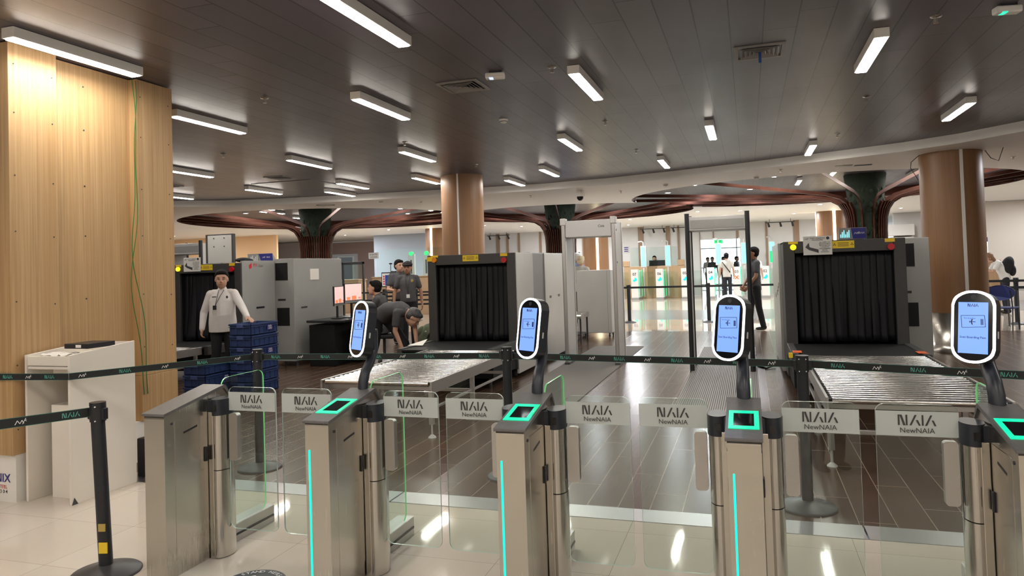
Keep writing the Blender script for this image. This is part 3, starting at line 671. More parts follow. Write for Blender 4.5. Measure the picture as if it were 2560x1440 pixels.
# instruction cards and banners standing on the scanners
def card(label, x, y, z, w_, h_):
    o = thing('instruction_card', label, 'sign', (x, y, z)); MB().box(-w_/2, w_/2, -.004, .004, 0, h_).build('board', 'poster_white', o)
    mb = MB(); k = w_/.32; put_text(mb, 'X-RAY SCREENING', (0.0, -.006, h_*.885), (1, 0, 0), (0, 0, 1), .020*k, bold=True); put_text(mb, 'PROCEDURES', (0, -.006, h_*.79), (1, 0, 0), (0, 0, 1), .020*k, bold=True)
    for i, s_ in enumerate(('ALL CARRY-ON', 'BAGGAGE MUST', 'BE PLACED ON', 'CONVEYOR', 'AND SCREENED', 'BEFORE', 'BOARDING')): put_text(mb, s_, (w_*.25, -.006, h_*(.66-.085*i)), (1, 0, 0), (0, 0, 1), .017*k, bold=True)
    mb.build('lettering', 'dark_print', o)
    MB().add([(-w_*.43, -.006, h_*.42), (-w_*.3, -.006, h_*.66), (-w_*.28, -.006, h_*.42), (w_*.03, -.006, h_*.28), (w_*.03, -.006, h_*.10), (-w_*.3, -.006, h_*.27)], [(0, 5, 2, 1), (5, 4, 3, 2)]).build('scanner_picture', 'charcoal', o)
    mb = MB().cyl((w_*.36, -.006, h_*.88), (w_*.36, -.004, h_*.88), .018*k, n=16); strokes(MARK, (-w_*.38, -.006, h_*.86), (1, 0, 0), (0, 0, 1), .022*k, mb); mb.build('emblem', 'dark_print', o)
card('white instruction card on the front of the right scanner', .79, 9.395, 1.575, .32, .225)
card('white instruction card on the front of the left scanner', -8.50, 9.485, 1.63, .33, .225)
def banner(label, x, y, z, w_):
    o = thing('tabletop_banner', label, 'sign', (x, y, z)); MB().add([(-w_/2, 0, 0), (w_/2, 0, 0), (w_/2, -.02, .14), (-w_/2, -.02, .14), (-w_/2, .10, 0), (w_/2, .10, 0)], [(0, 1, 2, 3), (4, 3, 2, 5), (0, 3, 4), (1, 5, 2)]).build('board', 'machine_grey', o)
    MB().add([(0.02*w_, -.003, .005), (w_*.49, -.003, .005), (w_*.49, -.021, .135), (-.06*w_, -.021, .135)], [(0, 1, 2, 3)]).build('dark_half', 'navy_print', o)
    mb = MB(); strokes(MARK, (w_*.15, -.016, .075), (1, 0, 0), (0, -.14, 1), .03, mb); strokes(NAIA, (w_*.33, -.016, .075), (1, 0, 0), (0, -.14, 1), .022, mb); mb.build('lettering', 'offwhite_print', o)
    mb = MB()
    for i in range(6): mb.box(-w_*.44+i*w_*.06, -w_*.41+i*w_*.06, -.016, -.012, .02, .06+.03*(i % 3))
    mb.build('picture', 'display_cyan' if x > 0 else 'poster_white', o)
banner('blue and grey banner board on top of the right scanner', 1.22, 9.75, 1.755, .31)
banner('dark banner board on top of the left scanner', -8.15, 10.75, 1.775, .52)
# white backed screen on the left scanner
o = thing('display_back', 'tall white-backed display panel standing above the left scanner', 'display', (-8.335, 9.95, 1.758)); o.scale = (.86, .9, .86)
MB().box(-.33, -.27, -.02, .06, 0, .56).box(-.33, .31, -.02, .06, .53, .56).box(.28, .31, -.02, .06, 0, .56).build('frame', 'charcoal', o, .01)
MB().box(-.27, .28, -.03, .04, 0, .535).build('back_plate', 'machine_light', o, .005)
mb = MB()
for x in (-.12, .12):
    for z in (.32, .48): mb.cyl((x, -.036, z), (x, -.03, z), .014, n=10)
mb.build('bolt_covers', 'charcoal', o)
o = thing('dark_cloth', 'small dark cloth bundle on top of the left scanner', 'cloth', (-7.85, 9.9, 1.765)); MB().ell((0, 0, .03), (.14, .10, .04)).ell((.1, 0, .02), (.08, .08, .03)).build('folded_cloth', 'black_cloth', o)
# ---------------------------------------------------------------- roller tables
def roller_table(label, x0, x1, y0, y1, zt, n, legs, orange=False):
    o = thing('roller_table', label, 'roller table', ((x0+x1)/2, (y0+y1)/2, 0)); W = (x1-x0)/2; L = (y1-y0)/2
    for s in (-1, 1):
        MB().box(s*W-(.02 if s > 0 else 0), s*W+(0 if s > 0 else .02), -L-.02, L, zt-.10, zt+.012).build('side_rail', 'alu', o, .003)
    MB().box(-W+.02, W-.02, L-.02, L, zt-.09, zt-.045).build('cross_bar', 'alu', o); MB().box(-W+.02, W-.02, -L+.1, -L+.12, zt-.09, zt-.05).build('cross_bar', 'alu', o)
    for i in range(n):
        y = -L+.012+(2*L-.04)*i/(n-1)
        MB().cyl((-W+.045, y, zt-.015), (W-.045, y, zt-.015), .0245, n=16).build('roller', 'steel_roller', o)
    mb = MB()
    for i in range(n):
        y = -L+.012+(2*L-.04)*i/(n-1)
        for s in (-1, 1): mb.cyl((s*(W-.045), y, zt-.008), (s*(W-.02), y, zt-.008), .011, n=8)
    mb.build('roller_bushings', 'black_plastic', o)
    for s in (-1, 1):
        for y in legs:
            lg = MB().box(s*(W-.03)-.022, s*(W-.03)+.022, y-.02, y+.02, .12, zt-.09).build('leg', 'alu', o, .003)
            MB().cyl((s*(W-.03), y, .02), (s*(W-.03), y, .14), .009, n=8).lathe([(0, .03), (.012, .028), (.035, .008), (.038, 0)], (s*(W-.03), y, 0), 16).build('foot', 'machine_light', lg)
    for y in legs: MB().box(-W+.05, W-.05, y-.015, y+.015, .24, .275).build('stretcher', 'alu', o, .003)
    for s in (-1, 1): MB().box(s*(W-.03)-.012, s*(W-.03)+.012, legs[0]+.02, legs[-1]-.02, .25, .275).build('stretcher', 'alu', o, .003)
    return o
roller_table('steel roller table leading into the central scanner', -3.975, -2.80, 6.12, 8.55, .505, 28, (-1.19, -.15, 1.1))
roller_table('steel roller table leading into the right scanner', .50, 1.70, 5.82, 8.30, .505, 28, (-1.20, -.1, 1.1))
roller_table('steel roller table leading into the left scanner, mostly hidden', -8.85, -7.65, 6.9, 8.7, .505, 21, (-.85, .8))
def beltbed(label, x0, x1, y0, y1, z, tape):
    o = thing('conveyor_bed', label, 'conveyor', ((x0+x1)/2, (y0+y1)/2, 0)); W = (x1-x0)/2; L = (y1-y0)/2
    MB().box(-W+.07, W-.07, -L, L, z-.03, z).build('rubber_belt', 'rubber', o, .006)
    for q in (-W, W-.075): MB().box(q, q+.075, -L+.02, L, z-.12, z+.012).build('side_guide', 'machine_dark', o, .006)
    MB().box(-W+.02, W-.02, -L+.1, L, .14, z-.12).build('skirt', 'rubber', o)
    for s in (-1, 1): MB().cyl((s*(W-.1), -L+.2, 0), (s*(W-.1), -L+.2, .14), .025, n=10).build('foot', 'charcoal', o)
    if tape:
        for s in (-1, 1): MB().box(s*(W-.065)-.045, s*(W-.065)+.045, -L+.1, -L+.28, z+.012, z+.015).build('tape', 'orange_tape', o)
        MB().box(-W-.03, -W+.01, -L+.0, -L+.05, z-.03, z+.02).build('clip', 'yellow', o)
beltbed('black rubber conveyor bed in front of the central scanner', -4.42, -3.10, 8.56, 9.62, .51, False)
beltbed('black conveyor bed with orange tape before the right scanner', .40, 1.74, 8.32, 9.40, .51, True)
beltbed('black conveyor bed in front of the left scanner', -8.9, -7.58, 8.72, 9.49, .51, False)
o = thing('folded_cardboard', 'pale flat piece lying beside the central conveyor bed', 'paper', (-4.30, 9.0, .525)); MB().add([(-.14, -.08, 0), (.08, -.06, 0), (.08, .10, .07), (-.02, .06, .01)], [(0, 1, 2), (0, 2, 3)]).build('sheet', 'paper', o)
#--PART3
# ---------------------------------------------------------------- walk-through detectors
o = thing('metal_detector', 'pale grey walk-through metal detector beside the central scanner', 'metal detector', (-2.33, 11.0, 0))
for s, x in ((-1, -.40), (1, .385)):
    MB().box(x-.03, x+.03, -.03, .05, 0, 2.24).build('post', 'alu', o, .012, 3)
    MB().box(x-.02, x+.02, .05, .58, .02, 2.2).build('side_panel', 'detector_grey', o, .01)
    MB().box(x-.045, x+.045, -.045, .09, 2.16, 2.27).build('post_cap', 'machine_light', o, .012, 3)
    MB().box(x-.04, x+.04, -.04, .62, 0, .04).build('foot_plate', 'charcoal', o, .004)
    MB().box(x-.03, x+.03, .55, .60, 0, 2.2).build('post', 'alu', o, .008)
MB().box(-.37, .355, -.02, .52, 1.97, 2.23).build('crossbar', 'detector_grey', o, .01)
mb = MB(); put_text(mb, 'Ceia', (.20, -.0215, 2.13), (1, 0, 0), (0, 0, 1), .055, bold=True); mb.build('lettering', 'charcoal', o)
for z in (2.05, 1.55): MB().box(.407, .412, .1, .12, z, z+.03).build('hinge_screw', 'charcoal', o)
def md2(label, x, y, dark, short=None):
    o = thing('metal_detector', label, 'metal detector', (x, y, 0)); H = 2.21
    for s in (-1, 1):
        MB().cyl((s*.405, 0, 0), (s*.405, 0, H), .032, n=20, sy=1.2).build('post', 'black_powder' if dark else 'charcoal', o)
        MB().cyl((s*.405, 0, H), (s*.405, 0, H+.006), .036, n=20).build('post_cap', 'black_plastic', o)
        MB().box(s*.405-.012, s*.405+.012, .03, .52, .02, 2.16).build('side_panel', 'machine_light', o, .006)
        MB().cyl((s*.405, .55, 0), (s*.405, .55, H), .028, n=16).build('post', 'black_powder' if dark else 'charcoal', o)
    MB().box(-.38, .38, -.015, .53, 1.97, 2.17).build('crossbar', 'detector_grey', o, .01)
    MB().box(-.36, .36, -.02, -.015, 2.0, 2.12).build('display_strip', 'machine_grey', o)
    for x0 in (-.1, .1): MB().box(x0-.075, x0+.075, -.022, -.02, 2.02, 2.10).build('display_window', 'grille', o)
    return o
md2('walk-through metal detector with black posts left of the right scanner', -.405, 10.5, True)
md2('walk-through metal detector far left, half hidden by the plywood pillar', -10.06, 11.0, True)
# mats on the floor
def fmat(label, x0, x1, y0, y1, ribs):
    o = thing('floor_mat', label, 'mat', (0, 0, 0)); MB().box(x0, x1, y0, y1, 0, .008).build('base', 'mat_grey', o)
    if ribs:
        mb = MB(); n = int((x1-x0)/.022)
        for i in range(n): xx = x0+(x1-x0)*(i+.25)/n; mb.box(xx, xx+.009, y0+.01, y1-.01, .008, .012)
        mb.build('ribs', 'grille', o)
fmat('dark grey floor mat through the grey metal detector', -2.80, -1.90, 6.9, 13.5, False)
fmat('ribbed grey floor mat through the black metal detector', -.82, .06, 7.2, 13.4, True)
mb = MB().tube([(.30, 11.0, .03), (.18, 10.8, .012), (.05, 11.1, .012), (-.02, 11.6, .012), (.05, 12.4, .012)], .014, 8); mb.build('floor_cable', 'black_plastic', None, label='black cable on the floor left of the right scanner', cat='cable')
# ---------------------------------------------------------------- turnstile gates
def rrect(w_, h_, r, k=6):
    pts = []
    for cx, cy, a0 in ((w_/2-r, h_/2-r, 0), (-w_/2+r, h_/2-r, 90), (-w_/2+r, -h_/2+r, 180), (w_/2-r, -h_/2+r, 270)):
        for i in range(k+1): a = R(a0+90*i/k); pts.append((cx+r*math.cos(a), cy+r*math.sin(a)))
    return pts
def arch(w_, h_, bulge, r, k=8):
    pts = []; hw = w_/2; hh = h_/2-bulge
    for s in (1, -1):
        for i in range(17):
            t = i/16; x = hw*math.cos(PI*t); e = 1-abs(x/hw)**2.6
            pts.append((s*x, s*(hh+bulge*(1-(abs(x)/hw)**2.4)-r*max(0, (abs(x)/hw-.86)/.14)**2)))
    return pts
def pane(o, x0, x1, y, parentname='swing_panel'):
    z0, z1 = .15, .93; cx, cz = (x0+x1)/2, (z0+z1)/2; w_, h_ = x1-x0, z1-z0
    P = rrect(w_, h_, .035); fn = lambda u, v, t: (cx+u, y+t, cz+v); n = len(P)
    mb = MB(); mb.add([fn(u, v, -.005) for u, v in P], [tuple(range(n))]); mb.add([fn(u, v, .005) for u, v in P], [tuple(range(n))[::-1]])
    mb.mat(1).add([fn(u, v, -.005) for u, v in P]+[fn(u, v, .005) for u, v in P], [(i, (i+1) % n, n+(i+1) % n, n+i) for i in range(n)], True)
    g = mb.build(parentname, ['pane_glass', 'glass_edge'], o)
    MB().box(x0+.001, x1-.001, y-.0065, y-.0055, .80, .902).build('frosted_band', 'frost', g)
    mb = MB(); strokes(NAIA, (cx, y-.0085, .866), (1, 0, 0), (0, 0, 1), .043, mb); put_text(mb, 'NewNAIA', (cx, y-.0085, .823), (1, 0, 0), (0, 0, 1), .030); mb.build('lettering', 'machine_dark', g)
def gate(label, x, ring=True, head=True, led=True, left=True, right=True, handle=True):
    o = thing('turnstile_gate', label, 'turnstile', (x, 3.4, 0)); hw = .064
    prof = [(-.41, 0), (-.41, .838), (.03, .915), (.08, .86), (.08, 0)]
    MB().prism(prof, lambda u, v, t: (t, u, v), -hw, hw).build('body', 'steel', o, .016, 4)
    tp = [(-.42, .836), (-.42, .850), (.03, .930), (.045, .925), (.085, .870), (.085, .855), (.03, .912)]
    MB().prism(tp, lambda u, v, t: (t, u, v), -hw-.008, hw+.008).build('top_cover', 'gate_top', o, .004)
    sl = Vector((0, .468, .080)).normalized(); nr = Vector((0, -sl.z, sl.y)); P0 = Vector((0, -.42, .8505))
    for s in (-1, 1):
        if s < 0 and not left: continue
        MB().obox((s*(hw+.0008), -.20, .44), (.001, 0, 0), (0, .14, 0), (0, 0, .36)).build('access_door', 'steel', o, .0)
        MB().obox((s*(hw+.002), -.23, .735), (.001, 0, 0), Vector((0, .05, .008)), (0, 0, .005)).build('slot', 'black_plastic', o)
        MB().obox((s*(hw+.006), -.12, .575), (.005, 0, 0), (0, .009, 0), (0, 0, .04)).build('handle', 'black_plastic', o, .004)
        MB().cyl((s*hw, -.36, .79), (s*(hw+.003), -.36, .79), .007, n=12).build('lock', 'dark_print', o)
        # pivot post
        cx = s*.113; cy = -.03
        MB().cyl((cx, cy, .005), (cx, cy, .478), .042, n=32, sy=1.7).build('pivot_tube', 'steel_cyl', o)
        MB().cyl((cx, cy, .482), (cx, cy, .78), .041, n=32, sy=1.7).build('pivot_tube', 'steel_cyl', o)
        cp = MB().cyl((cx, cy, .78), (cx, cy, .868), .046, n=32, sy=1.65).box(s*(hw-.01) if s > 0 else cx, cx if s > 0 else -hw+.01, cy-.06, cy+.06, .78, .862).build('pivot_cap', 'dark_cap', o, .004)
        MB().box(cx-.010, cx+.014, cy-.0785, cy-.075, .805, .838).build('cap_sensor', 'black_glossy', cp)
        MB().box(min(s*.068, s*.10), max(s*.068, s*.10), -.10, .06, .0, .80).build('pivot_backing', 'steel', o, .003)
        a, b = (.155, .462); pane(o, *((a, b) if s > 0 else (-b, -a)), cy)
        MB().prism(rrect(.055, .26, .015), lambda u, v, t: (s*.19+u, cy+t, .655+v), -.016, .016).build('glass_clamp', 'alu', o)
    if led: MB().prism(rrect(.008, .62, .0038), lambda u, v, t: (-.042+u, -.41+t, .40+v), -.003, .001).build('led_strip', 'cyan_led', o)
    if ring:
        c = P0+sl*.195
        def fn(u, v, t): return tuple(c+Vector((u, 0, 0))+sl*v+nr*t)
        mb = MB()
        for a, b, c_, d_ in ((-.060, .060, -.098, -.070), (-.060, .060, .070, .098), (-.060, -.041, -.07, .07), (.041, .060, -.07, .07)):
            mb.prism([(a, c_), (b, c_), (b, d_), (a, d_)], fn, .0, .003)
        rg = mb.build('scanner_ring', 'green_led', o)
        MB().prism([(-.041, -.07), (.041, -.07), (.041, .07), (-.041, .07)], fn, .0, .002).build('scanner_window', 'black_glossy', rg)
        MB().prism(rrect(.003, .12, .001), lambda u, v, t: fn(u+.064, v, t), 0, .018).build('clear_guard', 'pane_glass', o)
    if head:
        MB().tube([(0, .03, .90), (0, .035, .96), (0, .06, 1.01), (0, .12, 1.06), (0, .155, 1.11), (0, .16, 1.22)], [.027, .027, .026, .025, .024, .024], 14, 1.25).build('arm', 'dark_cap', o)
        MB().box(-.025, .02, .125, .175, 1.12, 1.23).build('arm_bracket', 'dark_cap', o, .004)
        h = thing('face_scanner', None, None, (-.055, .10, 1.237)); h.parent = o; h.rotation_euler = (R(-9), 0, R(-33))
        Wd, Hh = .166, .305
        P = arch(Wd, Hh, .040, .02)
        fn = lambda u, v, t: (u, t, v)
        MB().prism(P, fn, 0, .055).build('shell', 'black_plastic', h, .006, 3)
        n = len(P); mb = MB(); Q = arch(Wd-.020, Hh-.020, .038, .018)
        A = [fn(u, v, -.003) for u, v in P]; B = [fn(u, v, -.003) for u, v in Q]
        mb.add(A+B, [(i, (i+1) % n, n+(i+1) % n, n+i) for i in range(n)])
        mb.add([fn(u, v, .002) for u, v in P]+A, [(i, (i+1) % n, n+(i+1) % n, n+i) for i in range(n)])
        mb.build('light_ring', 'ring_light', h)
        MB().prism(Q, fn, -.002, .0).build('front_glass', 'black_glossy', h)
        sw, sh = .112, .215
        MB().box(-sw/2, sw/2, -.0035, -.0025, -sh/2-.005, sh/2-.005).build('screen', 'screen_blue', h)
        mb = MB(); y = -.0045
        strokes(NAIA, (0, y, .09), (1, 0, 0), (0, 0, 1), .0125, mb)
        put_text(mb, 'Scan Boarding Pass', (0, y, -.045), (1, 0, 0), (0, 0, 1), .0128, bold=True)
        put_text(mb, 'Boarding Pass', (-.012, y, .035), (1, 0, 0), (0, 0, 1), .008)
        def ln(x0, z0, x1, z1, t): strokes([_bar(x0, z0, x1, z1, t)] if abs(x1-x0) < abs(z1-z0) else [[(x0, z0-t/2), (x1, z1-t/2), (x1, z1+t/2), (x0, z0+t/2)]], (0, y, 0), (1, 0, 0), (0, 0, 1), 1, mb)
        ln(-.045, .045, .043, .048, .0018); ln(-.041, -.005, .047, .0, .0018); ln(-.045, .045, -.041, -.005, .0018); ln(.043, .048, .047, 0, .0018)
        for i in range(5): ln(.029+.0022*i, .033, .030+.0022*i, .008, .0011)
        ln(-.013, .020, .010, .020, .0025); ln(-.002, .008, -.006, .0195, .004); ln(-.006, .0205, -.002, .032, .004); ln(-.012, .016, -.012, .024, .002)
        mb.build('screen_print', 'dark_print', h)
        MB().cyl((0, -.0035, .124), (0, -.002, .124), .010, n=16).build('lens', 'dark_cap', h)
        MB().prism(rrect(.008, .03, .0035), lambda u, v, t: (Wd/2+t, .025+u, -.03+v), -.002, .003).build('side_button', 'machine_light', h)
    # low rear housing with fixed glass
    MB().box(-.052, .052, .10, .49, 0, .105).build('rear_housing', 'alu', o, .004)
    MB().box(-.008, .056, .11, .48, .04, .052).build('housing_slot', 'black_plastic', o)
    P = rrect(.38, .86, .05); fn = lambda u, v, t: (.03+t, .245+u, .53+v); n = len(P); mb = MB()
    mb.add([fn(u, v, -.004) for u, v in P], [tuple(range(n))]); mb.add([fn(u, v, .004) for u, v in P], [tuple(range(n))[::-1]])
    mb.mat(1).add([fn(u, v, -.004) for u, v in P]+[fn(u, v, .004) for u, v in P], [(i, (i+1) % n, n+(i+1) % n, n+i) for i in range(n)], True)
    mb.build('fixed_glass', ['pane_glass', 'green_edge'], o)
    return o
gate('leftmost stainless turnstile post without screen or green light', -2.94, ring=False, head=False, led=False, left=False)
gate('turnstile post with screen, second from left by the STAND HERE sticker', -1.975)
gate('turnstile post with boarding pass screen in the middle of the row', -1.01)
gate('turnstile post with green reader seen head-on, left of the right roller table', -.045)
gate('rightmost turnstile post, cut off by the right edge of the photo', .94)
# floor sticker
o = thing('floor_sticker', 'round dark floor sticker reading STAND HERE between the left turnstiles', 'floor sticker', (-2.43, 3.08, .001))
MB().cyl((0, 0, 0), (0, 0, .0012), .165, n=48).build('disc', 'dark_cap', o)
mb = MB()
for i, ch in enumerate('STAND HERE'):
    a = R(146-92*i/9)
    if ch != ' ': put_text(mb, ch, (.136*math.cos(a), .136*math.sin(a), .0022), (math.sin(a), -math.cos(a), 0), (math.cos(a), math.sin(a), 0), .036, bold=True)
for sx in (-.045, .045): mb.ell((sx, .02, .0014), (.028, .065, .0006), 16, 4)
mb.build('lettering', 'offwhite_print', o)
# ---------------------------------------------------------------- belt barriers
def bollard(label, x, y, h=.945, lean=0, worn=False, r=.034, sticker=False, group=None):
    o = thing('barrier_post', label, 'barrier post', (x, y, 0), 0, group)
    MB().lathe([(0, .05), (.04, .048), (.06, .04), (.165, .014), (.172, .008), (.172, 0)], n=48).build('base', 'charcoal' if not worn else 'black_powder', o)
    p = MB().cyl((0, 0, .04), (-lean, 0, h-.10), r, n=28).build('pole', 'black_powder', o)
    c = MB().cyl((-lean, 0, h-.10), (-lean, 0, h), r+.006, n=28).box(-lean-.055, -lean+.055, -.016, .016, h-.09, h-.03).build('belt_cassette', 'black_plastic', o, .003)
    mb = MB()
    for z in (h-.02, h-.095):
        for sx in (-.02, .02): mb.cyl((-lean+sx, -r-.0045, z), (-lean+sx, -r+.01, z), .0035, n=8)
    mb.build('screws', 'offwhite_print', c)
    if sticker: MB().obox((.018, -.0335, .145), (.022, .006, 0), (0, .002, 0), (0, 0, .028)).build('torn_sticker', 'yellow', p)
    if sticker: MB().obox((.012, -.0335, .25), (.018, .005, 0), (0, .002, 0), (0, 0, .020)).build('torn_sticker', 'gold', p)
    return o
bollard('black barrier post in the left foreground with torn yellow stickers', -3.285, 3.0, .898, .04, sticker=True)
bollard('black barrier post left of centre in front of the blue crates', -3.785, 4.925, .95)
bollard('black barrier post between the central roller table and the middle turnstile', -1.735, 5.12, .955)
bollard('black barrier post at the left corner of the right roller table', .292, 4.87, .94)
def belt(label, a, b, z=.885, h=.047, marks=.30, start=0, flip=False, lead=.15):
    a = Vector((*a, z)) if len(a) == 2 else Vector(a); b = Vector((*b, z)) if len(b) == 2 else Vector(b); d = b-a; L = d.length; ux = d.normalized()
    nrm = Vector((ux.y, -ux.x, 0)).normalized(); uz = nrm.cross(ux)*-1; uz = Vector((0, 0, 1)); o = thing('barrier_belt', label, 'barrier belt')
    MB().obox((a+b)/2, d/2, nrm*.0012, uz*h/2).build('webbing', 'belt_black', o)
    mb = MB()
    for s in (-1, 1): mb.obox((a+b)/2+uz*s*h*.475, d/2, nrm*.0014, uz*h*.012)
    k = 0; t = lead; mb2 = MB()
    while t < L-.06:
        p = a+ux*t+nrm*.0024
        if (k+start) % 2 == 0: strokes(NAIA, p, ux, uz, h*.5, mb)
        else: strokes(MARK, p, ux, uz, h*.52, mb2)
        k += 1; t += marks
    mb.build('naia_lettering', 'mint', o); mb2.build('emblem', 'offwhite_print', o)
    return o
belt('printed black belt from the podium corner to the post before the blue crates', (-4.475, 3.812), (-3.83, 4.92), .888, marks=.27, start=1, lead=.08)
belt('printed black belt running across the front of the white podium', (-5.35, 3.70), (-4.477, 3.808), .888, marks=.17, start=0, lead=.05)
belt('printed black belt running left of the foreground post', (-3.95, 2.0), (-3.36, 3.0), .845, .05, marks=.22, start=0, lead=.62)
belt('printed black belt between the two posts before the central roller table', (-3.75, 4.925), (-1.78, 5.12), .888, marks=.215, lead=.13)
belt('printed black belt between the central and the right barrier posts', (-1.69, 5.12), (.25, 4.87), .888, marks=.20, start=1, lead=.22)
belt('printed black belt across the right roller table', (.34, 4.87), (1.9, 4.35), .885, marks=.215, lead=.16)
# distant barrier posts
far_posts = [(-3.0, 18.9), (-1.0, 18.9), (1.0, 18.9)]
for i, (x, y) in enumerate(far_posts):
    bollard(('distant black barrier post right of the grey metal detector', 'distant black barrier post seen through the black metal detector', 'distant black barrier post behind the right scanner')[i], x, y, .98, r=.045)
o = thing('barrier_belt', 'long thin black belt in front of the far electronic gates', 'barrier belt'); MB().box(-4.9, 2.0, 18.885, 18.91, .88, .93).build('webbing', 'belt_black', o)
for i, (x, y) in enumerate([(-10.9, 20.4), (-9.7, 20.2), (-8.6, 19.2), (-9.2, 17.2), (-7.6, 18.6)]):
    bollard('distant black barrier post near the standing officers', x, y, .97, r=.045, group='barrier posts by the far left counter')
for (a, b) in (((-12.6, 20.6), (-7.0, 19.9)), ((-9.3, 17.2), (-7.0, 18.6))):
    o = thing('barrier_belt', 'pair of thin black belts behind the standing officers' if a[0] < -12 else 'thin black belt right behind the smiling officer', 'barrier belt')
    for z in (.86, .62): belt_o = MB().obox(((a[0]+b[0])/2, (a[1]+b[1])/2, z), ((b[0]-a[0])/2, (b[1]-a[1])/2, 0), (0, .003, 0), (0, 0, .025)).build('webbing', 'belt_black', o)
for i, (x, y) in enumerate([(5.35, 17.9), (4.45, 17.7), (6.6, 18.2)]): bollard(('distant black barrier post at the right edge, beside the backpack person', 'distant black barrier post just right of the round column', 'distant barrier post beyond the right edge')[i], x, y, .98, r=.045)
o = thing('barrier_belt', 'pair of black belts in front of the backpack person', 'barrier belt')
for z in (.92, .78): MB().box(4.0, 6.7, 17.80, 17.82, z-.025, z+.025).build('webbing', 'belt_black', o)
# ---------------------------------------------------------------- crates
CH = .153
def make_crate():
    o = thing('plastic_crate', '', 'crate'); a, b = .175, .285
    MB().box(-a+.012, a-.012, -b+.012, b-.012, 0, .012).box(-a+.012, a-.012, -b+.012, -b+.02, 0, CH-.02).box(-a+.012, a-.012, b-.02, b-.012, 0, CH-.02).box(-a+.012, -a+.02, -b+.012, b-.012, 0, CH-.02).box(a-.02, a-.012, -b+.012, b-.012, 0, CH-.02).build('tub', 'crate_blue', o, .003)
    mb = MB()
    for z0, z1 in ((CH-.028, CH-.004), (CH-.05, CH-.042)): mb.box(-a, a, -b, -b+.012, z0, z1).box(-a, a, b-.012, b, z0, z1).box(-a, -a+.012, -b, b, z0, z1).box(a-.012, a, -b, b, z0, z1)
    mb.build('rim', 'crate_blue', o, .002)
    mb = MB()
    for y in (-.26, -.20, -.10, 0, .10, .20, .26): mb.box(a-.012, a-.002, y-.004, y+.004, .012, CH-.04); mb.box(-a+.002, -a+.012, y-.004, y+.004, .012, CH-.04)
    for x in (-.15, -.055, .055, .15): mb.box(x-.004, x+.004, -b+.002, -b+.012, .012, CH-.04)
    mb.box(a-.012, a-.002, -b+.01, b-.01, .01, .02)
    mb.build('ribs', 'crate_blue', o)
    MB().box(-.05, .05, -b-.002, -b+.006, CH-.055, CH-.006).build('grip', 'crate_light', o, .003)
    return o
c0 = make_crate(); first = True
NUM = {5: '1303', 3: '1253'}
def crate_label(o, s):
    mb = MB().box(.1755, .1765, -.06+.1, .06+.1, .045, .115); mb.build('number_plate', 'navy_print', o)
    mb = MB(); put_text(mb, s, (.1775, .10, .068), (0, 1, 0), (0, 0, 1), .044, bold=True); put_text(mb, 'NAIA', (.1775, .10, .098), (0, 1, 0), (0, 0, 1), .03, bold=True); mb.build('lettering', 'offwhite_print', o)
orde = ['lowest', 'second from the floor', 'third from the floor', 'fourth from the floor', 'fifth from the floor', 'topmost']
for k in range(6):
    o = c0 if first else dup(c0, None); first = False
    o.location = (-6.30, 8.135, k*CH); o['label'] = 'blue crate, tall stack by the man in white, '+orde[k]; o['group'] = 'blue crates of the tall stack'
st1 = [x for x in S.objects if x.get('category') == 'crate']
for o in st1:
    k = round(o.location.z/CH)
    if k in NUM: crate_label(o, NUM[k])
for k in range(3):
    o = dup(st1[0], None, (-6.69, 7.74, k*CH), 0, 'blue crate in the low stack beside the tall stack, '+('lowest', 'middle one', 'topmost')[k], 'blue crates of the low stack')
    if k == 1: crate_label(o, '1311')
# ---------------------------------------------------------------- control desk with monitors (left of centre)
o = thing('control_desk', 'dark operator desk behind the left scanner', 'desk', (-6.62, 10.95, 0))
MB().box(-.4, .32, -.55, .55, .72, .76).build('desktop', 'black_plastic', o, .01)
MB().box(-.38, .1, -.5, .0, .0, .68).build('drawer_unit', 'rubber', o, .01)
MB().box(-.35, .25, .48, .52, .0, .72).build('leg_panel', 'charcoal', o)
def monitor(label, x, y, z, w_, h_, rz, sc):
    o = thing('monitor', label, 'monitor', (x, y, z), rz); MB().box(-w_/2, w_/2, 0, .03, 0, h_).build('frame', 'black_plastic', o, .004)
    MB().box(-w_/2+.012, w_/2-.012, -.002, 0, .045, h_-.012).build('screen', sc, o); MB().box(-w_/2+.002, w_/2-.002, -.003, .002, .0, .035).build('chin', 'machine_grey', o)
    MB().box(-w_*.4, -w_*.2, -.004, -.002, .05, .05+h_*.15).box(-w_*.1, w_*.15, -.004, -.002, .05, .05+h_*.2).box(w_*.28, w_*.42, -.004, -.002, .06, .05+h_*.12).build('bag_image', 'scan_orange', o)
    MB().box(-.015, .015, .03, .06, .76-z, .2).box(-.09, .09, -.05, .12, .762-z, .775-z).build('stand', 'black_plastic', o)
monitor('larger operator monitor with pink scan picture, right one', -6.44, 10.95, 1.02, .50, .33, R(86), 'screen_pink')
monitor('smaller operator monitor with pink scan picture, left one', -6.62, 10.80, .98, .42, .33, R(98), 'screen_pink')
o = thing('glass_partition', 'black-framed glass partition behind the operator monitors', 'partition', (-7.05, 12.0, 0))
MB().box(-.23, -.20, -.02, .02, 0, 1.73).box(.20, .23, -.02, .02, 0, 1.73).box(-.23, .23, -.02, .02, 1.68, 1.73).box(-.23, .23, -.02, .02, .95, .98).build('frame', 'charcoal', o, .004)
MB().box(-.2, .2, -.004, .004, .98, 1.68).build('pane', 'pane_glass', o)
o = thing('info_sign', 'blue and white framed information sign on a black post', 'sign', (-9.75, 18.4, 0))
MB().cyl((0, 0, 0), (0, 0, 1.1), .02, n=10).cyl((0, 0, 0), (0, 0, .02), .16, n=24).build('post', 'black_powder', o)
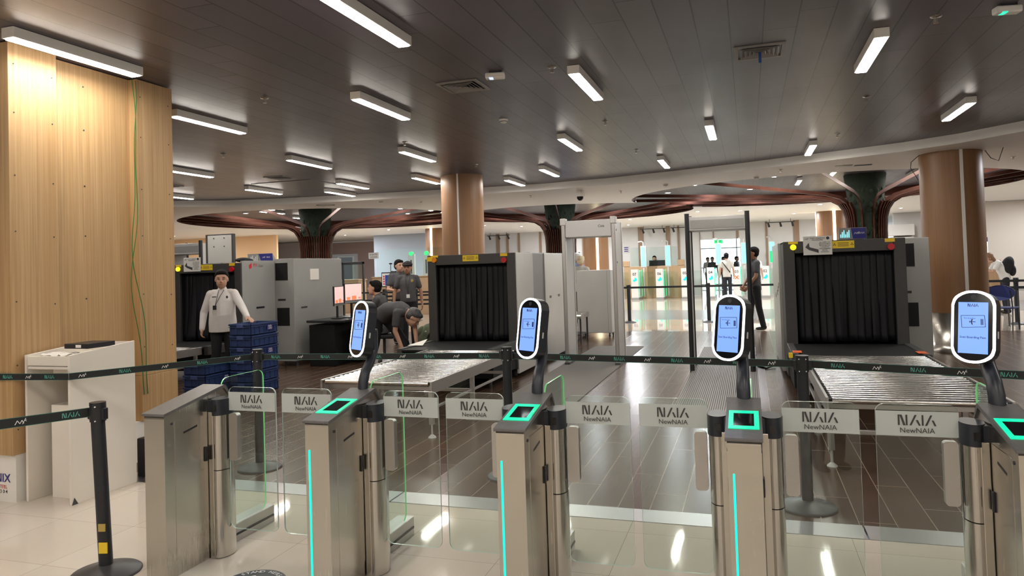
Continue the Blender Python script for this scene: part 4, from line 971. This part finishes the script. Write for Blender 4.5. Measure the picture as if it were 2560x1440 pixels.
MB().box(-.15, .15, -.02, .02, 1.08, 1.50).build('frame', 'black_plastic', o, .01); MB().box(-.125, .125, -.024, -.02, 1.11, 1.47).build('poster', 'poster_white', o)
MB().box(-.03, .12, -.027, -.024, 1.12, 1.42).build('blue_field', 'print_blue', o)
mb = MB()
for i in range(4): mb.cyl((-.07, -.027, 1.17+.07*i), (-.07, -.024, 1.17+.07*i), .026, n=12)
mb.build('red_dots', 'red_print', o)
# clutter left of central scanner
o = thing('stuffed_bag', 'olive green bag beside the central scanner', 'bag', (-4.70, 10.22, 0)); MB().ell((0, 0, .42), (.20, .16, .30)).ell((-.1, -.03, .58), (.09, .08, .10)).build('sack', 'bag_green', o); MB().tube([(-.08, -.15, .25), (0, -.17, .45), (.08, -.14, .6)], .012, 8).build('strap', 'black_cloth', o)
MB().box(-.16, .16, -.12, .12, 0, .14).build('stool', 'charcoal', o)
o = thing('water_bottle', 'clear plastic bottle beside the olive bag', 'bottle', (-4.60, 9.86, .42)); MB().lathe([(0, 0), (.035, 0), (.036, .13), (.014, .18), (.014, .2)], n=16).build('bottle_body', 'pane_glass', o); MB().cyl((0, 0, .2), (0, 0, .215), .015, n=12).build('cap', 'offwhite_print', o); MB().box(-.06, .06, -.06, .06, -.42, 0).build('side_stand', 'black_plastic', o)
# grey cabinet on wheels and small conveyor table behind the grey detector
o = thing('wheeled_cabinet', 'plain pale grey cabinet on casters behind the grey metal detector', 'cabinet', (-3.12, 15.3, 0))
MB().box(-.37, .36, -.25, .25, .10, 1.42).build('body', 'machine_light', o, .01); MB().box(.28, .288, -.252, -.25, .12, 1.40).build('door_gap', 'grille', o)
for x in (-.3, .3):
    for y in (-.2, .2): MB().cyl((x-.012, y, .05), (x+.012, y, .05), .05, n=16).box(x-.02, x+.02, y-.02, y+.02, .09, .11).build('caster', 'black_plastic', o)
o = thing('exit_roller_table', 'small steel table beside the grey wheeled cabinet', 'table', (-3.25, 14.3, 0)); MB().box(-.3, .09, -.35, .35, .48, .58).build('tabletop', 'alu', o, .01)
for x in (-.25, .06):
    for y in (-.3, .3): MB().box(x-.015, x+.015, y-.015, y+.015, 0, .48).build('leg', 'charcoal', o)
MB().box(-.25, .06, -.3, .3, .15, .17).build('shelf', 'charcoal', o)
o = thing('led_indicator', 'row of small glowing lights on the edge of the small steel table', 'indicator', (-3.25, 13.94, .5)); MB().box(-.28, .08, -.005, 0, .04, .055).build('light_row', 'led_warm', o)
#--PART4
# ---------------------------------------------------------------- people
def blob(name, mb, mt, parent, vox=.008, it=4):
    me = mb.mesh('tmp', mt); t = bpy.data.objects.new('tmp', me); COL.objects.link(t)
    r = t.modifiers.new('r', 'REMESH'); r.mode = 'VOXEL'; r.voxel_size = vox; r.use_smooth_shade = True
    s = t.modifiers.new('s', 'SMOOTH'); s.factor = .5; s.iterations = it
    bpy.context.view_layer.update()
    m2 = bpy.data.meshes.new_from_object(t.evaluated_get(bpy.context.evaluated_depsgraph_get())); bpy.data.objects.remove(t)
    m2.name = name; m2.materials.clear(); m2.materials.append(MATS[mt])
    m2.polygons.foreach_set('use_smooth', [True]*len(m2.polygons))
    o = bpy.data.objects.new(name, m2); COL.objects.link(o); o.parent = parent; return o
V = Vector
def hand(mb, w, d, across, n, curl=.5, s=1):
    """w wrist, d pointing direction, across towards the thumb side, n palm normal (curl direction)"""
    w, d, ac, n = V(w), V(d).normalized(), V(across).normalized(), V(n).normalized()
    q = Matrix((ac, d, n)).transposed()
    mb.ell(w+d*.045*s, (.040*s, .052*s, .016*s), 12, 8, q); mb.capsule(w-d*.01*s, w+d*.02*s, .026*s, .026*s, 8)
    for i, (off, l) in enumerate(((.029, .036), (.010, .041), (-.010, .038), (-.028, .029))):
        a = w+d*.082*s+ac*off*s; d1 = (d*math.cos(curl)+n*math.sin(curl)).normalized(); b = a+d1*l*s
        d2 = (d*math.cos(curl*2.1)+n*math.sin(curl*2.1)).normalized(); c = b+d2*l*.85*s
        mb.capsule(a, b, .0095*s, .009*s, 8).capsule(b, c, .009*s, .0075*s, 8)
    a = w+d*.025*s+ac*.034*s; b = a+(d*.75+ac*.6+n*.3).normalized()*.036*s; c = b+(d*.95+ac*.1+n*.35).normalized()*.030*s
    mb.capsule(a, b, .012*s, .0105*s, 8).capsule(b, c, .0105*s, .0085*s, 8)
DEF = dict(head=(0, -.015, 1.585), neck=(0, .012, 1.455), chest=(0, .0, 1.27), belly=(0, -.01, 1.06), pelvis=(0, 0, .92),
    shL=(.165, .015, 1.385), shR=(-.165, .015, 1.385), elL=(.23, .03, 1.11), elR=(-.23, .03, 1.11), wrL=(.245, -.04, .87), wrR=(-.245, -.04, .87),
    hiL=(.088, 0, .88), hiR=(-.088, 0, .88), knL=(.095, -.02, .48), knR=(-.095, -.02, .48), anL=(.10, .015, .09), anR=(-.10, .015, .09))
def person(label, loc, rz, s=1.0, pose=None, shirt='grey_shirt', trousers='black_cloth', skin='skin', hair='hair', sleeve='short', vox=.009, fat=1.0,
           headrot=(0, 0, 0), hstyle='short', hands=None, untucked=True, facedetail=True, longhair=False, cap=None, hs=1.12, group=None, handcurl=.6, legs=True):
    o = thing('person', label, 'person', loc, rz, group); o.scale = (s, s, s)
    J = {k: V(v) for k, v in DEF.items()}
    for k, v in (pose or {}).items(): J[k] = V(v)
    Rm = Euler((R(headrot[0]), R(headrot[1]), R(headrot[2]))).to_matrix(); hc = J['head']
    HS = hs
    def H(x, y, z): return hc+Rm @ V((x, y, z))*HS
    b = MB()
    b.ell(H(0, .012, .020), (.076*HS, .094*HS, .094*HS), 20, 14, Rm).ell(H(0, -.022, -.045), (.060*HS, .066*HS, .068*HS), 16, 12, Rm).ell(H(0, -.05, -.088), (.030*HS, .028*HS, .022*HS), 12, 8, Rm)
    b.capsule(H(0, -.080, .016), H(0, -.100, -.018), .009, .0135, 8).ell(H(0, -.092, -.024), (.021, .013, .011), 10, 6, Rm)
    b.ell(H(0, -.078, -.050), (.024, .013, .012), 10, 6, Rm).ell(H(-.033, -.074, .030), (.022, .012, .008), 8, 6, Rm).ell(H(.033, -.074, .030), (.022, .012, .008), 8, 6, Rm)
    for sx in (-1, 1): b.ell(H(sx*.075, .012, -.008), (.008, .016, .028), 10, 8, Rm); b.ell(H(sx*.036, -.056, -.022), (.022, .020, .022), 8, 6, Rm)
    b.capsule(H(0, .022, -.06), J['neck'], .052, .056, 14).capsule(J['neck'], (J['neck']+J['chest'])/2, .056, .058, 14)
    def seg(a, c, r0, r1, m=b, n=14): m.capsule(J[a] if isinstance(a, str) else a, J[c] if isinstance(c, str) else c, r0, r1, n)
    up_ = (J['neck']-J['pelvis']).normalized(); sx = (J['shL']-J['shR']).normalized(); fr = sx.cross(up_).normalized()*-1; fr = up_.cross(sx)
    Q = Matrix((sx, sx.cross(up_)*-1, up_)).transposed()
    for k, r in (('chest', (.12, .075, .13)), ('belly', (.12, .08, .12)), ('pelvis', (.12, .085, .09))): b.ell(J[k], r, 14, 10, Q)
    for L_ in 'LR':
        seg('sh'+L_, 'el'+L_, .042, .036); seg('el'+L_, 'wr'+L_, .037, .026)
        if legs: seg('hi'+L_, 'kn'+L_, .07, .05); seg('kn'+L_, 'an'+L_, .048, .036)
        d = (J['wr'+L_]-J['el'+L_]).normalized(); hd = (hands or {}).get(L_)
        if hd: hand(b, J['wr'+L_], hd[0], hd[1], hd[2], hd[3] if len(hd) > 3 else handcurl)
        else:
            inw = (V((0, 0, 0))+(-sx if L_ == 'L' else sx)); inw = (inw-d*inw.dot(d)).normalized(); ac = d.cross(inw); 
            if ac.dot(V((0, -1, 0))) < 0: ac = -ac
            hand(b, J['wr'+L_], d, ac, inw, handcurl)
    body = blob('body', b, skin, o, vox)
    # shirt
    c = MB(); f = fat
    sm = (J['shL']+J['shR'])/2; secs = []
    path = [(J['pelvis']+(J['pelvis']-J['belly']).normalized()*(.10 if untucked else .0), .160*f, .118*f, 0), (J['pelvis']+(J['belly']-J['pelvis'])*.3, .160*f, .122*f, .1), (J['belly'], .152*f, .118*f*(1.04 if f > 1.05 else 1), .2), ((J['belly']+J['chest'])/2, .156*(1+(f-1)*.8), .114*(1+(f-1)*.8), 0),
            (J['chest'], .166*(1+(f-1)*.5), .110*(1+(f-1)*.5), 0), (J['chest']*.4+sm*.6, .168, .100, 0), (sm+up_*.015, .135, .080, 0), (J['neck']-up_*.015, .066, .062, 0)]
    NS = 28; vs = []
    for k, (p, a_, b_, _) in enumerate(path):
        d_ = (path[min(k+1, 7)][0]-path[max(k-1, 0)][0]).normalized(); fy = d_.cross(sx).normalized()
        for i in range(NS):
            t_ = 2*PI*i/NS; cx_, sy_ = math.cos(t_), math.sin(t_); e = .86
            vs.append(p+sx*a_*math.copysign(abs(cx_)**e, cx_)+fy*b_*math.copysign(abs(sy_)**e, sy_))
    c.add(vs, [(k*NS+i, k*NS+(i+1) % NS, (k+1)*NS+(i+1) % NS, (k+1)*NS+i) for k in range(7) for i in range(NS)]+[tuple(range(NS))[::-1], tuple(range(7*NS, 8*NS))])
    c.capsule(J['shR']*.72+J['neck']*.28-up_*.01, J['shL']*.72+J['neck']*.28-up_*.01, .060, .060, 12)
    c.lathe([(.062, 0), (.066, .03)], (0, 0, 0), 8) if False else None
    c.capsule(J['neck']-up_*.055, J['neck']-up_*.012, .072, .064, 14)
    for L_ in 'LR':
        a, e, w_ = J['sh'+L_], J['el'+L_], J['wr'+L_]
        if sleeve == 'long': c.capsule(a, e, .066, .054, 14).capsule(e, w_-(w_-e).normalized()*.015, .054, .041, 14)
        else: c.capsule(a, a+(e-a)*.62, .063, .058, 14)
    blob('shirt', c, shirt, o, vox)
    if legs:
        c = MB(); c.ell(J['pelvis']-up_*.01, (.150*max(1, f*.97), .112*f, .115), 18, 12, Q)
        for L_ in 'LR': c.capsule(J['hi'+L_], J['kn'+L_], .092, .066, 14).capsule(J['kn'+L_], J['an'+L_]+(J['kn'+L_]-J['an'+L_]).normalized()*.01, .066, .058, 14)
        blob('trousers', c, trousers, o, vox*1.2)
        for L_ in 'LR':
            a = J['an'+L_]; m_ = MB(); m_.ell(a+V((0, -.05, -.052)), (.042, .115, .036), 14, 10).ell(a+V((0, .02, -.03)), (.038, .05, .05), 12, 8); m_.build('shoe', 'shoe', o)
    # hair
    if hstyle != 'bald':
        c = MB()
        c.ell(H(0, .026, .044), (.082*HS, .097*HS, .084*HS), 18, 12, Rm).ell(H(0, .046, .004), (.079*HS, .070*HS, .080*HS), 16, 10, Rm).ell(H(.0, -.035, .082), (.062*HS, .045*HS, .032*HS), 14, 8, Rm)
        if hstyle == 'full': c.ell(H(0, .05, .0), (.083, .08, .09), 16, 10, Rm)
        if longhair: c.ell(H(0, .07, -.06), (.085, .055, .13), 14, 10, Rm).ell(H(0, .02, .0), (.092, .085, .09), 14, 10, Rm)
        h = blob('hair', c, hair, o, min(vox, .009), 2)
    if cap:
        c = MB(); c.ell(H(0, .005, .062), (.092*HS, .106*HS, .060*HS), 18, 10, Rm).ell(H(0, -.080, .050), (.065*HS, .050*HS, .010), 14, 6, Rm); blob('cap', c, cap, o, min(vox, .009), 2)
    if facedetail:
        for sx_ in (-1, 1):
            MB().ell(H(sx_*.031, -.0855, .008), (.0125, .004, .0045), 10, 6, Rm).build('eye', 'eye', body)
            MB().ell(H(sx_*.032, -.0865, .030), (.019, .004, .0035), 10, 6, Rm).build('eyebrow', 'hair', body)
        MB().ell(H(0, -.0905, -.051), (.022, .004, .0045), 10, 6, Rm).build('lips', 'lips', body)
    o['_J'] = 0; del o['_J']
    return o, J, H
# the officer in white
o, J, H = person('man in a white long-sleeved shirt and dark trousers resting a hand on the blue crates', (-7.02, 8.40, 0), R(30), .945, shirt='white_shirt', sleeve='long', vox=.0065, fat=1.22,
    pose=dict(shL=(.165, .0, 1.372), shR=(-.165, .015, 1.365), elL=(.31, -.17, 1.15), wrL=(.40, -.36, 1.025), elR=(-.27, .05, 1.10), wrR=(-.285, -.03, .86), head=(0, -.03, 1.585)), headrot=(3, 0, 6), hs=1.2,
    hands={'L': (V((.5, -.62, -.22)), V((-.8, -.6, 0)), V((0, -.2, -1)), .35)})
sh = o.children[1]
MB().tube([(-.03, -.085, 1.43), (-.045, -.118, 1.36), (-.06, -.132, 1.28), (-.075, -.148, 1.21)], .0045, 6).tube([(.04, -.085, 1.43), (.0, -.122, 1.36), (-.04, -.140, 1.28), (-.07, -.150, 1.21)], .0045, 6).build('lanyard', 'charcoal', o)
MB().box(-.105, -.055, -.178, -.15, 1.145, 1.21).build('id_device', 'black_plastic', o, .005); MB().box(-.115, -.075, -.172, -.155, 1.08, 1.14).build('id_card', 'machine_light', o)
MB().box(-.12, -.06, -.134, -.122, 1.325, 1.340).build('name_tag', 'charcoal', o); MB().ell((.085, -.116, 1.325), (.016, .006, .02), 12, 8).build('badge', 'charcoal', o)
# standing officers
o, J, H = person('smiling officer in a dark uniform and black cap facing the camera', (-6.42, 13.0, 0), R(24), 1.0, skin='skin_dark', vox=.009, cap='black_cloth', untucked=False,
    pose=dict(elL=(.25, .03, 1.12), wrL=(.27, -.02, .87), elR=(-.26, .02, 1.12), wrR=(-.28, -.08, .88)), headrot=(0, 0, -8))
MB().ell((.085, -.112, 1.33), (.026, .006, .034), 12, 8).build('badge', 'gold', o); MB().box(-.03, .035, -.135, -.125, 1.0, 1.07).build('id_card', 'offwhite_print', o)
MB().tube([(-.04, -.09, 1.42), (-.02, -.13, 1.25), (0, -.13, 1.07)], .004, 6).tube([(.04, -.09, 1.42), (.02, -.13, 1.25), (0.005, -.13, 1.07)], .004, 6).build('lanyard', 'dark_print', o)
MB().ell((0, -.094, 1.531), (.024, .004, .006), 10, 6).build('smile', 'offwhite_print', o)
o, J, H = person('officer in dark uniform half hidden behind the smiling officer', (-6.98, 13.75, 0), R(38), 1.03, vox=.011, untucked=False,
    pose=dict(elR=(-.25, -.05, 1.12), wrR=(-.16, -.26, 1.10)), headrot=(0, 0, 20))
# operator seated at the monitors
seat = dict(head=(0, -.12, 1.255), neck=(0, -.055, 1.13), chest=(0, .0, .94), belly=(0, .03, .74), pelvis=(0, .04, .58), shL=(.17, -.02, 1.06), shR=(-.17, -.02, 1.06),
    elL=(.22, -.14, .82), elR=(-.22, -.14, .82), wrL=(.16, -.36, .80), wrR=(-.16, -.36, .80), hiL=(.09, .02, .55), hiR=(-.09, .02, .55), knL=(.10, -.38, .55), knR=(-.10, -.38, .55), anL=(.10, -.38, .09), anR=(-.10, -.38, .09))
person('seated officer in dark grey uniform looking at the scan monitors', (-6.02, 11.15, 0), R(-82), 1.0, pose=seat, vox=.009, headrot=(-4, 0, 0), hstyle='short')
o = thing('office_chair', 'dark office chair under the seated operator', 'chair', (-5.98, 11.15, 0), R(-82)); MB().box(-.22, .22, -.22, .24, .40, .46).build('seat', 'black_cloth', o, .02); MB().box(-.2, .2, .24, .29, .5, .90).build('backrest', 'black_cloth', o, .02)
MB().cyl((0, 0, .05), (0, 0, .4), .025, n=10).build('column', 'charcoal', o)
mb = MB()
for i in range(5): a = i*2*PI/5; mb.tube([(0, 0, .09), (.26*math.cos(a), .26*math.sin(a), .05)], .018, 6); mb.ell((.26*math.cos(a), .26*math.sin(a), .03), (.03, .03, .03), 8, 6)
mb.build('star_base', 'charcoal', o)
# bending officer
bend = dict(pelvis=(0, .08, .86), belly=(0, -.08, .95), chest=(0, -.26, .975), neck=(0, -.43, .93), head=(0, -.54, .845), shL=(.17, -.37, .93), shR=(-.17, -.37, .93),
    elL=(.19, -.40, .66), elR=(-.19, -.34, .66), wrL=(.12, -.48, .45), wrR=(-.14, -.42, .42), hiL=(.10, .08, .82), hiR=(-.10, .08, .82), knL=(.16, -.22, .46), knR=(-.14, .10, .45), anL=(.18, -.28, .09), anR=(-.14, .24, .09))
person('officer in dark grey shirt bending over beside the central scanner', (-5.22, 9.80, 0), R(76), 1.0, pose=bend, vox=.008, headrot=(50, 0, 30), hair='charcoal', sleeve='short', fat=1.08, untucked=False)
# man by the right scanner
person('man in grey polo shirt and black trousers in profile by the black gate', (.10, 16.7, 0), R(-72), 1.055, vox=.009, skin='skin_dark', hstyle='short', shirt='grey_shirt',
    pose=dict(elL=(.22, -.04, 1.11), wrL=(.17, -.20, .90), elR=(-.22, -.04, 1.11), wrR=(-.12, -.20, .90), knR=(-.09, -.06, .48), anR=(-.09, -.10, .09), knL=(.09, .04, .48), anL=(.09, .12, .09)), headrot=(0, 0, -12))
# far figures
person('person with a cream cap and tan top seen from behind the wheeled cabinet', (-4.08, 18.2, 0), R(165), 1.03, shirt='pale_shirt', hair='cap_cream', hstyle='full', vox=.013, facedetail=False)
person('person in a light blue shirt with pale cap beyond the grey detector', (-4.45, 19.4, 0), R(150), 1.09, shirt='blue_shirt', hair='machine_light', hstyle='full', vox=.013, facedetail=False, skin='skin_dark')
person('dark-haired officer seated behind the far glass counter', (-3.95, 32.44, .44), R(0), 1.0, pose=seat, shirt='charcoal', vox=.014, longhair=True, sleeve='long', legs=False)
o, J, H = person('person in pale shirt with crossbody strap seen from behind at gate 04', (-.83, 29.6, 0), R(178), 1.06, shirt='pale_shirt', trousers='navy_cloth', vox=.014, facedetail=False)
MB().tube([(.16, .05, 1.40), (.02, .13, 1.2), (-.12, .10, 1.0)], .018, 6).build('strap', 'black_cloth', o)
o, J, H = person('person in white shirt with black backpack behind the black gate post', (.22, 28.6, 0), R(170), 1.02, shirt='offwhite_print', trousers='navy_cloth', vox=.014, facedetail=False)
MB().ell((0, .16, 1.22), (.14, .09, .2), 12, 8).build('backpack', 'black_cloth', o)
o, J, H = person('person with black backpack leaning over the right-hand counter', (6.05, 21.0, 0), R(-92), .97, shirt='poster_white', trousers='navy_cloth', hair='hair_brown', vox=.012, longhair=True, sleeve='short', facedetail=False,
    pose=dict(head=(0, -.34, 1.42), neck=(0, -.22, 1.34), chest=(0, -.12, 1.2), belly=(0, -.03, 1.04), shL=(.165, -.16, 1.3), shR=(-.165, -.16, 1.3), elL=(.2, -.3, 1.08), elR=(-.2, -.3, 1.08), wrL=(.15, -.5, 1.08), wrR=(-.15, -.5, 1.08)), headrot=(25, 0, 0))
MB().ell((0, .06, 1.20), (.19, .14, .27), 14, 10, Euler((R(-18), 0, 0)).to_matrix()).ell((0, .17, 1.10), (.14, .08, .15), 12, 8).build('backpack', 'black_cloth', o)
for i, (x, y, c_, lb) in enumerate([(-1.75, 38, 'charcoal', 'traveller in black in the bright hall beyond the doorway'), (-2.1, 40.5, 'machine_light', 'traveller in grey far back in the bright hall'), (-1.25, 39.4, 'orange_tape', 'traveller with reddish top in the bright hall'), (-.6, 40.2, 'charcoal', 'traveller in dark clothes at the right of the bright hall')]):
    person(lb, (x, y, 0), R(20*i), 1.0, shirt=c_, trousers='navy_cloth', vox=.02, facedetail=False)
# foreground shoulder in the corner
person('dark-clothed person at the bottom right corner, only a shoulder showing', (.50, .98, 0), R(150), .845, shirt='black_cloth', vox=.012, sleeve='long', facedetail=False)
# ---------------------------------------------------------------- far electronic gates
def egate(num, x, y, good=True, screen=True, label=''):
    o = thing('electronic_gate', label, 'electronic gate', (x, y, 0))
    MB().box(-.145, .145, -.12, .12, .08, 1.22).box(-.145, .145, -.12, .10, 1.20, 1.26).build('front_post', 'poster_white', o, .01)
    MB().box(-.15, .15, -.14, 1.05, 0, .08).build('base_plinth', 'machine_grey', o, .004)
    MB().box(-.10, .13, .85, 1.05, .08, 1.2).build('rear_post', 'poster_white', o, .01)
    for q in (.10, .95): MB().box(.148, .165, q, q+.03, .1, 1.24).build('green_strip', 'green_led', o)
    MB().box(.152, .16, .14, .9, .12, 1.18).build('glass_side', 'pane_glass', o)
    MB().box(.17, .70, .55, .56, .12, 1.15).build('glass_door', 'pane_glass', o)
    mb = MB(); put_text(mb, num, (0, -.122, 1.06), (1, 0, 0), (0, 0, 1), .16, bold=True); mb.build('number', 'dark_print', o)
    if good:
        mb = MB().add([(-.085, -.124, .82), (-.02, -.124, .74), (.09, -.124, .80), (.085, -.124, .90), (.03, -.124, .93), (-.02, -.124, .84)], [(0, 1, 2, 5), (5, 2, 3, 4)]); mb.build('status_light', 'tick_green', o)
    else:
        mb = MB(); strokes([_bar(-.5, -.5, .5, .5, .35), _bar(.5, -.5, -.5, .5, .35)], (0, -.124, .84), (1, 0, 0), (0, 0, 1), .14, mb); mb.build('status_light', 'cross_red', o)
    if screen:
        MB().box(.19, .43, .56, .64, 1.34, 2.25).box(.27, .33, .58, .62, .1, 1.34).build('screen_housing', 'machine_light', o, .01)
        MB().box(.22, .40, .552, .56, 1.40, 2.21).build('screen', 'display_cyan', o)
        if num == '02': MB().box(.22, .40, .548, .552, 1.40, 1.85).build('screen_green_area', 'exit_green', o)
        MB().tube([(.31, .6, 2.25), (.31, .6, 2.40), (.24, .55, 2.44), (.12, .45, 2.42)], .03, 8).build('camera_arm', 'machine_light', o)
    return o
for num, x, lb in (('07', -4.56, 'white electronic gate numbered 07, nearest the grey cabinet'), ('06', -3.54, 'white electronic gate numbered 06 before the seated far officer'), ('05', -2.51, 'white electronic gate numbered 05 behind the black detector post'),
        ('04', -1.49, 'white electronic gate numbered 04 in front of the doorway'), ('03', -.48, 'white electronic gate numbered 03 showing a red cross'), ('02', .60, 'white electronic gate behind the man in grey polo, screen partly green')):
    egate(num, x, 30.5, num != '03', num != '05', lb)
egate('08', -5.6, 30.5, True, False, 'white electronic gate beside the cabinet, only green strips showing')
o = thing('gate_display', 'tall cyan screen inside the grey walk-through gate', 'display', (-4.0 - 1.95, 29.9, 0)); MB().box(-.13, .13, 0, .08, .8, 2.3).box(-.04, .04, .02, .06, 0, .8).build('housing', 'machine_light', o, .01); MB().box(-.09, .09, -.008, 0, 1.5, 2.24).build('screen', 'display_cyan', o)
MB().tube([(0, .04, 2.3), (0, .04, 2.45), (-.07, 0, 2.5), (-.2, -.1, 2.47)], .03, 8).build('camera_arm', 'machine_light', o)
# far counter with glass, monitor
o = thing('staff_counter', 'wooden staff counter with glass screen behind the electronic gates', 'counter', (-3.9, 31.7, 0))
MB().box(-1.3, 1.3, 0, .28, 0, 1.38).box(-1.35, -1.05, -.02, .1, 1.38, 1.62).box(1.0, 1.3, -.02, .1, 1.38, 1.62).build('front', 'counter_wood', o, .01)
MB().box(-1.0, 1.0, .02, .04, 1.40, 2.2).build('glass_screen', 'pane_glass', o)
o = thing('monitor', 'black monitor on the far counter before the seated officer', 'monitor', (-3.75, 31.78, 1.385)); MB().box(-.36, .36, -.02, .02, 0, .24).build('screen', 'black_plastic', o, .01)
MB().box(-5.34, -5.12, 32.66, 32.70, 2.02, 2.31).build('paper_sign', 'poster_white', None, label='small white notice with blue print left of the far counter glass', cat='sign')
mb = MB()
for z in (2.24, 2.16, 2.08): mb.box(-5.32, -5.14, 32.652, 32.658, z-.02, z+.02)
mb.build('print', 'navy_print', bpy.data.objects['paper_sign'])
o = thing('exit_sign', 'green EXIT sign hanging in the bright doorway', 'exit sign', (-1.22, 32.77, 2.36)); MB().box(-.18, .18, -.02, .02, -.09, .07).cyl((0, 0, .07), (0, 0, .10), .01, n=6).build('panel', 'exit_green', o, .005)
mb = MB(); put_text(mb, 'EXIT', (0, -.022, -.01), (1, 0, 0), (0, 0, 1), .12, bold=True); mb.build('lettering', 'dark_print', o)
o = thing('blue_monitor', 'pale blue screen beyond the grey detector', 'display', (-4.9, 20.4, 1.35)); MB().box(-.30, .30, 0, .04, 0, .55).box(-.03, .03, .01, .04, -1.35, 0).build('housing', 'charcoal', o, .005); MB().box(-.28, .28, -.003, 0, .02, .53).build('screen', 'screen_white', o)
# left far counters
def counter(label, x, y, L, h, rz=0, glass_=True, gh=1.0):
    o = thing('service_counter', label, 'counter', (x, y, 0), rz)
    MB().box(-L/2, L/2, -.3, .3, 0, h).build('front', 'counter_wood', o, .01); MB().box(-L/2-.03, L/2+.03, -.33, .33, h, h+.03).build('top', 'counter_wood', o, .004)
    if glass_: MB().box(-L/2+.1, L/2-.1, -.12, -.11, h+.03, h+gh).build('glass_screen', 'pane_glass', o)
    return o
counter('wooden service counter behind the two standing officers', -11.0, 23.2, 3.4, 1.30)
counter('wooden service counter behind the black-framed glass partition', -15.2, 24.3, 2.6, 1.22)
counter('wooden counter beside the leaning backpack person', 5.75, 22.2, .9, 1.30, 0, False)
counter('second wooden counter at the right edge of the photo', 7.55, 21.2, 1.0, 1.42, 0, True, .5)
o = thing('scanner_stand', 'small black desk camera on the far left counter', 'camera', (-12.0, 22.98, 1.335)); MB().cyl((0, 0, 0), (0, 0, .42), .012, n=8).cyl((0, 0, 0), (0, 0, .015), .06, n=14).ell((0, 0, .45), (.07, .05, .03), 10, 6).build('stalk', 'black_plastic', o)
o = thing('desk_phone', 'dark office equipment on the far left counter', 'equipment', (-11.55, 22.96, 1.335)); MB().box(-.15, .15, -.08, .08, 0, .22).box(-.4, -.2, -.07, .07, 0, .2).build('case', 'charcoal', o, .02)
for i, x in enumerate((-11.05, -10.45)):
    o = thing('service_kiosk', ('tall white kiosk with green light behind the officers, left one', 'tall white kiosk with green light behind the officers, right one')[i], 'kiosk', (x-.6, 23.9, 0))
    MB().box(-.13, .13, 0, .1, 0, 2.12).build('frame', 'poster_white', o, .01); MB().box(-.03, .03, -.01, 0, 1.4, 1.9).build('slot', 'black_plastic', o); MB().cyl((0, -.01, 2.13), (0, .08, 2.13), .08, n=14).build('green_lamp', 'exit_green', o)
o = thing('paper_notice', 'white notice on the far counter glass left of the officers', 'sign', (-12.7, 23.05, 1.98)); MB().box(-.2, .2, -.004, .004, 0, .22).build('sheet', 'poster_white', o); mb = MB(); put_text(mb, 'E-GATES', (0, -.006, .15), (1, 0, 0), (0, 0, 1), .08, bold=True); put_text(mb, 'COUNTER', (0, -.006, .06), (1, 0, 0), (0, 0, 1), .06, bold=True); mb.build('lettering', 'dark_print', o)
o = thing('glass_booth', 'white booth with green light left of the backpack person', 'booth', (5.85, 21.9, 1.33)); MB().box(-.12, .12, 0, .3, 0, .74).build('frame', 'poster_white', o, .005); MB().box(-.10, .10, -.006, 0, .05, .6).build('window', 'daylight_panel', o); MB().box(-.08, .08, -.02, .2, .74, .78).build('green_lamp', 'exit_green', o)
mb = MB().box(-.1, .11, -.01, -.007, .48, .60); mb.build('blue_label', 'print_blue', o)
o = thing('wall_cabinet', 'white air unit on the wall between tree column and right round column', 'air unit', (5.45, 30.3, 2.25)); MB().box(-.55, .45, -.1, .5, 0, .42).build('casing', 'poster_white', o, .02)
mb = MB()
for k in range(3): mb.box(-.3, .45, .1, .5, -.12-.14*k, -.05-.14*k)
mb.build('louvres', 'poster_white', o)
# blue chair and glass table at the right edge
o = thing('plastic_chair', 'blue chair with dark legs at the right edge of the photo', 'chair', (4.72, 16.55, 0), R(150))
mb = MB(); mb.prism([(.23*math.cos(a)*(1.05), .15*math.sin(a)) for a in [i*2*PI/24 for i in range(24)]], lambda u, v, t: (u, .20+t+.06*(u/.23)**2*-1, .74+v), 0, .02); mb.build('backrest', 'chair_blue', o, .005)
MB().box(-.22, .22, -.22, .18, .43, .455).build('seat', 'chair_blue', o, .015)
for sx in (-1, 1):
    MB().tube([(sx*.20, -.20, 0), (sx*.19, -.14, .43)], .011, 8).build('leg', 'black_powder', o)
    MB().tube([(sx*.20, .26, 0), (sx*.19, .16, .43), (sx*.18, .2, .80)], .011, 8).build('leg', 'black_powder', o)
o = thing('glass_table', 'small glass-topped table beyond the blue chair', 'table', (5.35, 17.1, 0)); MB().box(-.35, .4, -.35, .35, .76, .775).build('tabletop', 'pane_glass', o)
for sx in (-.3, .35):
    for sy in (-.3, .3): MB().cyl((sx, sy, 0), (sx, sy, .76), .015, n=8).build('leg', 'charcoal', o)
